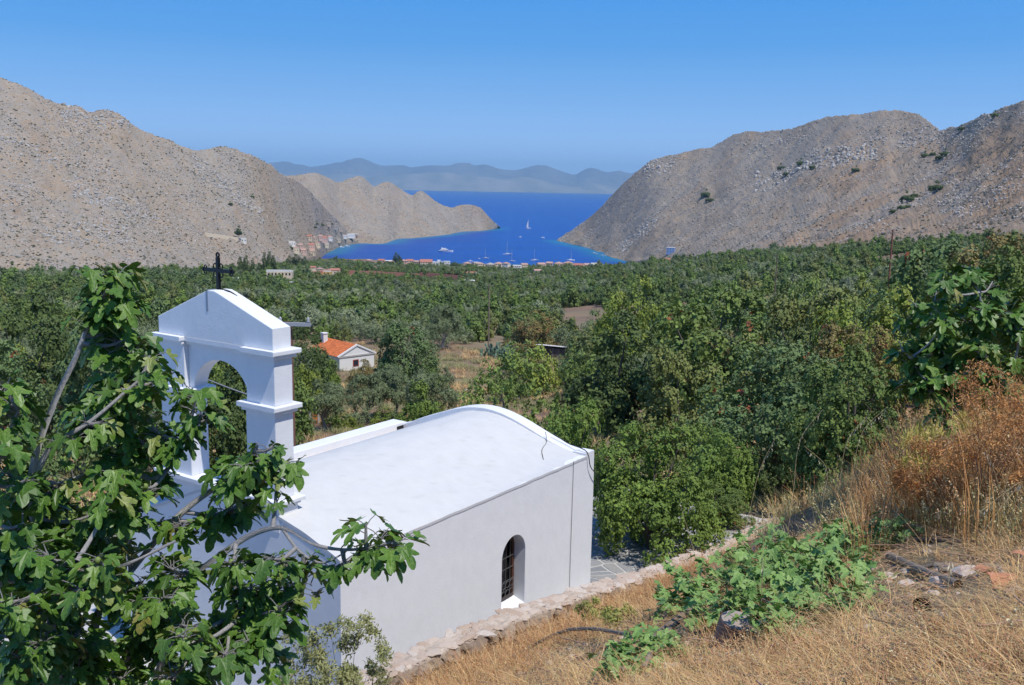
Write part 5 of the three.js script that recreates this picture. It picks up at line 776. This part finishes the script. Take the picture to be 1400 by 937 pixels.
{
  const STR = [[.56, .37, .16], [.44, .255, .10], [.66, .47, .23], [.31, .16, .07]], ORA = [[.50, .25, .085], [.56, .31, .12], [.38, .17, .06], [.60, .37, .16]], YG = [[.42, .38, .13], [.50, .43, .19], [.34, .34, .11]], RED = [[.44, .20, .09], [.38, .17, .08], [.52, .30, .14]];
  const gm = new THREE.MeshStandardMaterial({ vertexColors: true, roughness: .85, side: THREE.DoubleSide });
  const kinds = {
    straw: [tuft(1, { n: 20, rad: .16, h: .26, lean: 1.5, w: .0022, cols: STR }), tuft(2, { n: 18, rad: .18, h: .32, lean: 1.9, w: .002, cols: STR })],
    tall: [tuft(3, { n: 30, rad: .17, h: .74, lean: .4, w: .0026, cols: ORA, seed: .4, sl: .018, sc: [.52, .30, .15] }), tuft(4, { n: 26, rad: .17, h: .6, lean: .55, w: .0026, cols: [...ORA, ...STR], seed: .3, sl: .018, sc: [.6, .42, .24] })],
    green: [tuft(5, { n: 22, rad: .15, h: .46, lean: .5, w: .0028, cols: YG, seed: .4, sc: [.56, .48, .25] }), tuft(6, { n: 18, rad: .15, h: .4, lean: .7, w: .0026, cols: [...YG, ...STR], seed: .3, sc: [.6, .5, .3] })],
    herb: [tuft(7, { n: 20, rad: .13, h: .26, lean: .8, w: .0024, cols: [...RED, ...STR], seed: .3, sl: .016 }), tuft(8, { n: 18, rad: .12, h: .2, lean: 1, w: .0026, cols: [...RED, ...ORA], seed: .25, sl: .014 })],
  };
  const M = {}, r = rng(66), q = new THREE.Quaternion(), UP = V(0, 1, 0);
  const add = (k, i, p, s, sy) => { const id = k + i; (M[id] = M[id] || []).push(new THREE.Matrix4().compose(p, q.setFromAxisAngle(UP, r() * 6.28), V(s, s * sy, s))); };
  const keepOut = []; for (const pl of [[[702, 908], [750, 890], [800, 883], [856, 886]], [[848, 938], [885, 905], [925, 868], [962, 842]], [[878, 930], [930, 872]], [[785, 918], [850, 892]], [[1215, 765], [1255, 785], [1310, 806]], [[1210, 742], [1330, 746]], [[990, 884], [1030, 880]], [[1240, 838], [1285, 838]], [[1225, 800], [1330, 790]], [[1355, 803], [1385, 803]]]) for (let k = 0; k + 1 < pl.length; k++) for (let t = 0; t <= 1; t += .2) { const h = groundHit(lerp(pl[k][0], pl[k + 1][0], t), lerp(pl[k][1], pl[k + 1][1], t) + 6, 3, 40); keepOut.push([h.x, h.z]); }
  const trodden = (x, z, rad = .3) => keepOut.some(k => Math.hypot(k[0] - x, k[1] - z) < rad);
  let n = 0;
  for (let i = 0; i < 60000 && n < 12500; i++) {
    const d = 2.4 * Math.pow(26 / 2.4, Math.pow(r(), .62)), px = lerp(180, 1560, r()), w = ray(px, 257), x = w.x * d, z = -d, [a, s] = toLocal(x, z); if (s < wallS(a) + WALLW + .12 || a < -9) continue; if (a > 14 && s < 2.5) continue; if (d < 14 && trodden(x, z, .2 + .2 * r())) continue;
    const g = ground(x, z), y = g - .015, up = 1 / Math.max(.6, d / 9); n++;
    const f = fbm(x * .5, z * .5, 2), pyA = 257 + 19e-3 * (px - 700) - g / d * FOCAL;       // where the spot lies on the slope
    const p = V(x, y, z);
    if (px > 1215 && pyA < 742 - 60 * f + 90 * (r() - .6)) { const pt = .5 + .5 * fbm(x * .7 + 5, z * .7, 2); if (r() < .9) add(r() < .16 ? 'green' : r() < .15 ? 'herb' : 'tall', r() < .6 ? 0 : 1, p, (.55 + .6 * pt + .4 * r() * r()) * (px > 1270 ? 1.35 : 1), .7 + .5 * r()); }
    else if (px > 960 && pyA < 735 + 40 * f + 80 * (r() - .6)) { add(r() < .7 ? 'green' : r() < .5 ? 'tall' : 'herb', r() < .5 ? 0 : 1, p, .6 + .6 * r(), .7 + .5 * r()); }
    else if (px < 1000 && s < wallS(a) + 3.6 + 2 * f) { r() < .6 ? add('herb', r() < .5 ? 0 : 1, p, .8 + .7 * r(), .8 + .6 * r()) : r() < .5 ? add('straw', 0, p, 1, 1.2) : add('tall', 1, p, .55 + .3 * r(), .8); }
    else { const bare = fbm(x * .8 + 20, z * .8, 3); if (r() < .16 + 1.6 * bare) add('straw', r() < .5 ? 0 : 1, p, .4 + .8 * r() * r() + .2, .3 + .8 * r()); if (r() < .06 - .3 * bare) add('tall', 1, p, .35 + .3 * r(), .8); if (r() < .14 - .5 * bare) add('herb', r() < .5 ? 0 : 1, p, .5 + .6 * r(), .9); if (r() < .03) add('green', 1, p, .5 + .3 * r(), .9); }
  }
  const labs = { straw0: 'short bleached straw covering the foreground slope', straw1: 'flattened bleached straw covering the foreground slope', tall0: 'tall orange dry grass on the upper foreground slope', tall1: 'tall pale dry grass with seed heads on the foreground slope', green0: 'yellow-green grass above the mallow patch', green1: 'half-dry grass above the mallow patch', herb0: 'reddish dry herbs beside the stone wall', herb1: 'low rust-coloured dry herbs beside the stone wall' };
  for (const id in M) { stuffInst('dry_grass', labs[id], 'grass', kinds[id.slice(0, -1)][+id.slice(-1)], gm, M[id]); }
  // straws lying on the bare earth, and small stones
  const lay = (() => { const m = new MB(), rr = rng(9); for (let b = 0; b < 26; b++) { const a = rr() * 6.28, l = .05 + .16 * rr(), x = (rr() - .5) * .5, z = (rr() - .5) * .5, y = .004 + .02 * rr(), c = STR[Math.floor(rr() * 4)].map(v => v * (.8 + .4 * rr())), dx = Math.cos(a) * l, dz = Math.sin(a) * l, sx = -Math.sin(a) * .0022, sz = Math.cos(a) * .0022, up = (rr() - .3) * .05; const i0 = m.vert(x - sx, y, z - sz, 0, 1, 0, c), i1 = m.vert(x + sx, y, z + sz, 0, 1, 0, c), i2 = m.vert(x + dx, y + Math.max(0, up), z + dz, 0, 1, 0, c); m.i.push(i0, i1, i2); } return m.geo(); })();
  const LM = [], SM = [], SC = [];
  for (let i = 0; i < 1700; i++) { const d = 2.4 + 12 * Math.pow(r(), 1.3), px = lerp(500, 1560, r()), w = ray(px, 257), x = w.x * d, z = -d, [a, s] = toLocal(x, z); if (s < wallS(a) + WALLW + .2) continue; LM.push(new THREE.Matrix4().compose(onG(x, z, .035), q.setFromAxisAngle(UP, r() * 6.28), V(1, 1, 1))); }
  stuffInst('fallen_straw', 'loose dry straws lying on the bare earth of the foreground', 'straw', lay, gm, LM);
  for (let i = 0; i < 1500; i++) { const d = 2.4 + 13 * Math.pow(r(), 1.3), px = lerp(500, 1560, r()), w = ray(px, 257), x = w.x * d, z = -d, [a, s] = toLocal(x, z); if (s < wallS(a) + WALLW + .2) continue; const z0 = .015 + .075 * Math.pow(r(), 3), k = .6 + .5 * r(); SM.push(new THREE.Matrix4().compose(onG(x, z, .012), q.setFromAxisAngle(UP, r() * 6.28), V(z0 * 1.3, z0, z0))); SC.push(lin(.5 * k, .42 * k, .35 * k)); }
  stuffInst('pebbles', 'pale pebbles strewn on the foreground earth', 'pebbles', lumps[0], new THREE.MeshStandardMaterial({ color: 0xffffff, roughness: 1 }), SM, SC);
  const twg = merge([0, 1, 2].map(k => { const q0 = rng(90 + k), a = q0() * 6, l = .14 + .18 * q0(); return tube([V(-Math.cos(a) * l, .01, -Math.sin(a) * l), V(.02, .03, .01), V(Math.cos(a) * l, .015, Math.sin(a) * l)], [.005, .004, .002], 5, 4); })), TM = [], TC = [];
  for (let i = 0; i < 420; i++) { const d = 2.6 + 12 * Math.pow(r(), 1.2), px = lerp(560, 1560, r()), w = ray(px, 257), x = w.x * d, z = -d, [a, s] = toLocal(x, z); if (s < wallS(a) + WALLW + .2) continue; const sc = .5 + 1.1 * r() * r(), k = .5 + .7 * r(); TM.push(new THREE.Matrix4().compose(onG(x, z, .03), q.setFromAxisAngle(UP, r() * 6.28), V(sc, sc, sc))); TC.push(lin(.34 * k, .22 * k, .15 * k)); }
  stuffInst('dead_twigs', 'broken dead twigs scattered on the foreground earth', 'twigs', twg, new THREE.MeshStandardMaterial({ color: 0xffffff, roughness: 1 }), TM, TC);
  // dry grass in the clearings and undergrowth beyond the chapel
  const CM = [], CM2 = []; for (let i = 0; i < 8000; i++) { const d = lerp(26, 190, Math.pow(r(), .8)), px = lerp(-60, 1450, r()), w = ray(px, 257), x = w.x * d, z = -d, [a, s] = toLocal(x, z); if (a > -3 && a < 14.2 && s > -8.4 && s < 2) continue; const sc = 1.0 + .6 * r() + d * .006; (fbm(x * .06, z * .06, 2) > .05 ? CM : CM2).push(new THREE.Matrix4().compose(onG(x, z, -.05), q.setFromAxisAngle(UP, r() * 6), V(sc, sc * .8, sc))); }
  const big = o => tuft(o.s, { n: 44, rad: .5, h: .42, lean: .8, w: .008, ...o });
  stuffInst('dry_grass', 'straw-coloured grass of the clearings beyond the chapel', 'grass', big({ s: 31, cols: STR }), gm, CM); stuffInst('dry_grass', 'olive-green rough grass of the clearings beyond the chapel', 'grass', big({ s: 32, cols: [[.26, .25, .10], [.34, .29, .14], [.20, .22, .08]] }), gm, CM2);
}
// low shrubs
{
  const shrub = (seed, o, name, label, category, px, py, hpx, wpx, group) => { const p = groundHit(px, py, 3, 60), k = -p.z / FOCAL, w = wpx * k, h = hpx * k, g = thing(name, label, category, p, seed, group), c = crownGeo(seed, { ...o, w, h, y0: .02, len: o.l ?? .04, wid: o.wd ?? .009 }); part('stems', trunkGeo(seed, { w, h, y0: .02, tr: o.tr ?? .012, limbs: 14 }, c.lobes), bark, g); part('foliage', c.geo, foliage, g); return g; };
  const sg = [[.20, .23, .09], [.26, .27, .11], [.15, .19, .07], [.30, .26, .10]];
  const cornerShrub = (seed, o, label, px, topY, d, wpx) => { const p = gp(px, d), t = at(px, topY, d), w = wpx * d / FOCAL, h = t.y - p.y, g = thing('shrub', label, 'shrub', p, seed), c = crownGeo(seed, { ...o, w, h, y0: .02 }); part('stems', trunkGeo(seed, { w, h, y0: .02, tr: .014, limbs: 16 }, c.lobes), bark, g); part('foliage', c.geo, foliage, g); };
  cornerShrub(201, { K: 40, tips: 22, lpt: 8, cols: [[.26, .28, .11], [.36, .36, .15]], len: .05, wid: .009, cr: .09, rand: 1.2 }, 'loose olive-green shrub at the corner of the chapel', 470, 852, 11, 135);
  cornerShrub(202, { K: 26, tips: 18, lpt: 8, cols: [[.28, .30, .13], [.38, .37, .17]], len: .05, wid: .009, cr: .10, rand: 1.2 }, 'small grey-green shrub against the fig tree, beside the larger shrub', 402, 862, 10.5, 90);
  const rust = [[.46, .20, .06], [.58, .31, .11]];
  const dryBush = (seed, label, px, topY, d, wpx) => { const p = gp(px, d), t = at(px, topY, d), w = wpx * d / FOCAL, h = t.y - p.y, g = thing('dry_bush', label, 'bush', p, seed), c = crownGeo(seed, { K: 46, tips: 22, lpt: 7, cols: rust, len: .045, wid: .005, cr: .10, rand: 1.3, w, h, y0: .02 }); part('stems', trunkGeo(seed, { w, h, y0: .02, tr: .012, limbs: 30 }, c.lobes), mat([.34, .17, .08]), g); part('foliage', c.geo, foliage, g); };
  dryBush(261, 'rust-orange dry bush at the top of the grass slope beside the fig', 1392, 505, 9.6, 190); dryBush(262, 'smaller rust-orange dry bush in the tall grass below the thistles', 1318, 605, 10.2, 120);
  shrub(203, { K: 16, tips: 18, lpt: 8, cols: [[.30, .33, .07], [.36, .36, .10], [.24, .28, .06]], l: .045, wd: .008 }, 'shrub', 'yellow-green feathery weed growing against the stone wall', 'plant', 810, 868, 50, 60);
  shrub(204, { K: 12, tips: 16, lpt: 8, cols: [[.30, .33, .07], [.36, .36, .10]], l: .045, wd: .008 }, 'shrub', 'small yellow-green weed beside the stone wall near the sticks', 'plant', 845, 862, 34, 50);
  shrub(205, { K: 10, tips: 14, lpt: 8, cols: [[.40, .38, .14], [.34, .34, .10]], l: .05, wd: .006 }, 'shrub', 'tuft of yellow-green weed on the wall coping beside loose stones', 'plant', 885, 812, 28, 40);
  // spiky yellow-green thistles
  [[1275, 600, 62, 50], [1268, 560, 40, 46], [1262, 645, 50, 52], [1325, 585, 60, 52], [1345, 520, 40, 44], [1240, 640, 34, 44], [1310, 620, 36, 46]].forEach(([px, py, hp, wp], i) => shrub(220 + i, { K: 12, tips: 9, lpt: 9, cols: [[.52, .47, .10], [.62, .53, .16]], l: .11, wd: .007, lift: .5, cr: .14 }, 'thistle', 'spiky yellow-green thistle in front of the large-leaved fig', 'plant', px, py + 60, hp + 75, wp, 'thistles below the fig'));
  shrub(240, { K: 20, tips: 18, lpt: 8, cols: [[.13, .18, .05], [.17, .21, .06], [.22, .22, .08]], l: .05, wd: .012 }, 'shrub', 'green bushy weed at the head of the dry grass slope', 'shrub', 1070, 690, 90, 120);
  shrub(241, { K: 16, tips: 18, lpt: 8, cols: [[.16, .20, .06], [.24, .24, .08]], l: .05, wd: .012 }, 'shrub', 'half-dry bushy weed between the grass slope and the dark evergreen', 'shrub', 1170, 660, 80, 100);
  // mallow-like weed with lobed leaves
  const ml = [11, 12, 13].map(s => figLeafGeo(s)); const mm = [[.36, .54, .14], [.42, .59, .17], [.29, .46, .12]].map(c => new THREE.MeshPhysicalMaterial({ color: lin(...c), map: leafTex, roughness: .6, transmission: .2, thickness: 0, side: THREE.DoubleSide }));
  const spots = [[960, 815, 1], [1000, 800, 1.1], [1045, 785, 1.15], [985, 845, .9], [1040, 830, 1.1], [1090, 800, 1.1], [1080, 760, 1], [1125, 765, 1], [1120, 830, .9], [1165, 745, .9], [1150, 790, .9], [1205, 735, .7], [930, 830, .7], [905, 890, .55], [875, 905, .6], [855, 918, .5], [1060, 860, .7], [1010, 770, .8]];
  spots.forEach(([px, py, sc], i) => {
    const r = rng(300 + i), p = groundHit(px, py + 14, 3, 40), g = thing('mallow_plant', i > 12 && i < 16 ? 'small bright green lobed-leaf weed beside the fallen sticks' : 'sprawling green lobed-leaf weed in the patch on the slope', 'plant', p, i, i > 12 && i < 16 ? 'small weeds beside the sticks' : 'sprawling weeds of the slope patch'), stems = [], rest = [[], [], []], all = [];
    for (let s = 0; s < 22; s++) { const a = r() * 6.28, L = (.16 + .42 * r()) * sc, e = V(Math.cos(a) * L, (.10 + .32 * r()) * sc, Math.sin(a) * L), mid = e.clone().multiplyScalar(.5).add(V(0, .08, 0)); stems.push(tube([V(0, -.05, 0), mid, e], [.006, .004], 5, 6)); for (let k = 0; k < 7; k++) { const o = e.clone().multiplyScalar(.35 + .65 * (k / 6)).add(V((r() - .5) * .12, .03 + .05 * r(), (r() - .5) * .12)), h = rdir(r); h.y = -.1 - .4 * r(); h.normalize(); const up = V((r() - .5) * .9, 1, (r() - .5) * .9), x = h.clone().cross(up).normalize(), z = x.clone().cross(h), S = .065 + .07 * r(); all.push([new THREE.Matrix4().makeBasis(x.multiplyScalar(S * 1.15), h.multiplyScalar(S), z.multiplyScalar(S)).setPosition(o), Math.floor(r() * 3), Math.floor(r() * 3), o.y]); } }
    all.sort((a, b) => b[3] - a[3]); part('stems', merge(stems), mat([.20, .26, .10]), g);
    all.forEach(([M, k, c], j) => { if (j < 26) { const o = part('leaf', ml[k], mm[c], g); M.decompose(o.position, o.quaternion, o.scale); } else rest[c].push(ml[k].clone().applyMatrix4(M)); });
    rest.forEach((a, c) => a.length && stuffPart('leaves', mergeGeometries(a), mm[c], g));
  });
}
// fallen sticks, stump and litter
{
  const wood = [[.30, .22, .16], [.36, .29, .23], [.22, .15, .11]].map(c => new THREE.MeshStandardMaterial({ color: lin(...c), roughness: 1, map: repeated(texBark, .6), bumpMap: repeated(texBark, .4), bumpScale: .012 }));
  const stick = (pts, r0, r1, k, label, lift = .1) => { const P = pts.map(([px, py, up]) => groundHit(px, py, 3, 60).add(V(0, lift + (up || 0), 0))), b = P[0].clone(), g = thing('fallen_branch', label, 'branch', b), Q = P.map(p => p.clone().sub(b)); part('stick', tube(Q, [r0, lerp(r0, r1, .5), r1], 8, Q.length * 5), wood[k], g); if (Q.length > 2) part('twig', tube([Q[1], Q[1].clone().add(V(.12, .08, .1)), Q[1].clone().add(V(.3, .1, .22))], [r1 * .7, r1 * .3], 6, 5), wood[k], g); return g; };
  stick([[702, 908], [750, 890, .1], [800, 883, .12], [856, 886, .05]], .028, .02, 1, 'long pale bent stick lying over the dry herbs');
  stick([[848, 938], [885, 905, .05], [925, 868, .06], [962, 842, .05]], .05, .03, 0, 'thick brown fallen branch lying below the weed patch');
  stick([[878, 930], [905, 895, .08], [930, 872, .08]], .028, .02, 1, 'thinner pale branch lying on the thick brown one');
  stick([[785, 918], [820, 900], [850, 892]], .026, .018, 2, 'short dark stick beside the long pale bent stick');
  stick([[1215, 765], [1255, 785, .0], [1310, 806]], .045, .035, 1, 'grey weathered log lying on the bare earth', .04);
  stick([[1210, 742], [1270, 744], [1330, 746]], .03, .02, 2, 'dark old plank-like stick at the edge of the tall grass', .03);
  const p = groundHit(1003, 884, 3, 40), g = thing('tree_stump', 'cut tree stump with pale flat top below the weed patch', 'stump', p), k = -p.z / FOCAL, R = 27 * k; const sg = new THREE.CylinderGeometry(R * .95, R * 1.12, .34, 18, 4), a = sg.attributes.position; for (let i = 0; i < a.count; i++) { const x = a.getX(i), z = a.getZ(i), q = 1 + .1 * n2(Math.atan2(z, x) * 2, a.getY(i) * 2); a.setX(i, x * q); a.setZ(i, z * q); } sg.computeVertexNormals(); const st = part('wood', sg, mat([.26, .13, .09]), g); st.position.y = .06; const tp = part('cut_face', new THREE.CylinderGeometry(R * .93, R * .93, .02, 18), mat([.33, .27, .23]), g); tp.position.y = .235; g.rotation.set(.12, 0, -.1);
  const c = groundHit(1262, 836, 3, 40), cup = thing('plastic_cup', 'black plastic pot lying on its side on the bare earth', 'pot', c.add(V(0, .055, 0))); const lg = new THREE.LatheGeometry([[0, 0], [.045, 0], [.05, .02], [.06, .13], [.066, .13], [.06, .125], [.048, .02], [0, .012]].map(v => new THREE.Vector2(...v)), 20); const cm = part('body', lg, mat([.008, .009, .012], .35, { side: THREE.DoubleSide }), cup); cm.rotation.set(1.35, 0, .5);
  const terra = mat([.50, .20, .11]);
  [[1368, 802, .22, 'broken terracotta roof tile lying in the straw'], [1392, 770, .13, 'small terracotta shard behind the broken tile'], [1345, 790, .1, 'terracotta chip beside the broken tile']].forEach(([px, py, s, lab], i) => { const q = groundHit(px, py, 3, 40), o = thing('tile_shard', lab, 'tile', q.add(V(0, .03, 0)), i), e = new THREE.CylinderGeometry(.09, .08, s, 12, 1, true, 0, 2.4); e.rotateZ(1.57); part('tile', e, mat([.50, .20, .11], .9, { side: THREE.DoubleSide }), o).position.y = -.02; });
  [[1300, 778, .2], [1328, 786, .26], [1290, 800, .18], [1360, 780, .2], [1240, 800, .14], [1215, 790, .16], [1380, 825, .14], [1100, 860, .12], [1045, 905, .14], [1150, 905, .1], [935, 885, .14], [960, 905, .1], [1020, 858, .2], [1190, 860, .09]].forEach(([px, py, s], i) => { const q = groundHit(px, py, 3, 40), o = thing('stone', 'pale angular stone lying on the foreground earth', 'stone', q, i, 'stones on the foreground earth'), e = part('rock', lumps[i % 6], i % 3 ? mat([.52, .44, .38]) : stoneMats[2], o); e.scale.set(s * 1.4, s * .6, s); });
  // arching wild oats
  const oat = mat([.60, .45, .24], .8, { side: THREE.DoubleSide }), spike = mat([.72, .62, .45], .8, { side: THREE.DoubleSide });
  [[1330, 745, 1395, 660, 1340, 700], [1075, 745, 1095, 600, 1125, 560], [1010, 760, 1040, 640, 1060, 600], [1150, 720, 1180, 590, 1215, 555], [1135, 725, 1160, 600, 1185, 570], [1120, 735, 1130, 640, 1100, 610], [960, 800, 945, 740, 930, 690], [1290, 860, 1300, 770, 1306, 720], [1040, 850, 1043, 770, 1045, 720], [1200, 740, 1218, 640, 1245, 605], [1385, 720, 1350, 620, 1330, 590]].forEach(([bx, by, mx, my, tx, ty], i) => {
    const r = rng(400 + i), p = groundHit(bx, by, 3, 40), d = -p.z, m = at(mx, my, d).sub(p), t = at(tx, ty, d).sub(p), g = thing('wild_oat', i < 6 ? 'arching dry wild oat stalk with drooping spikelets above the weed patch' : 'tall single dry grass stalk rising from the foreground slope', 'grass', p, 0, i < 6 ? 'arching wild oats' : 'single dry stalks'); const C = new THREE.CatmullRomCurve3([V(0, -.05, 0), m.clone().multiplyScalar(.5), m, t]); part('stalk', tube([V(0, -.05, 0), m.clone().multiplyScalar(.5), m, t], [.0045, .0035, .002], 5, 18), oat, g);
    const M = new MB(); for (let k = 0; k < (i < 6 ? 16 : 6); k++) { const o = C.getPoint(.62 + .38 * k / 16), e = V((r() - .5) * .6, -1 + .5 * r(), (r() - .5) * .6).normalize(), L = .035; const f = o.clone().addScaledVector(e, .02 + .02 * r()); addLeaf(M, f, e, rdir(r).cross(e).normalize(), L * 1.3, .006); } M.c = []; part('spikelets', M.geo(), spike, g);
  });
}
console.log('foreground done');
renderer.render(scene, camera);
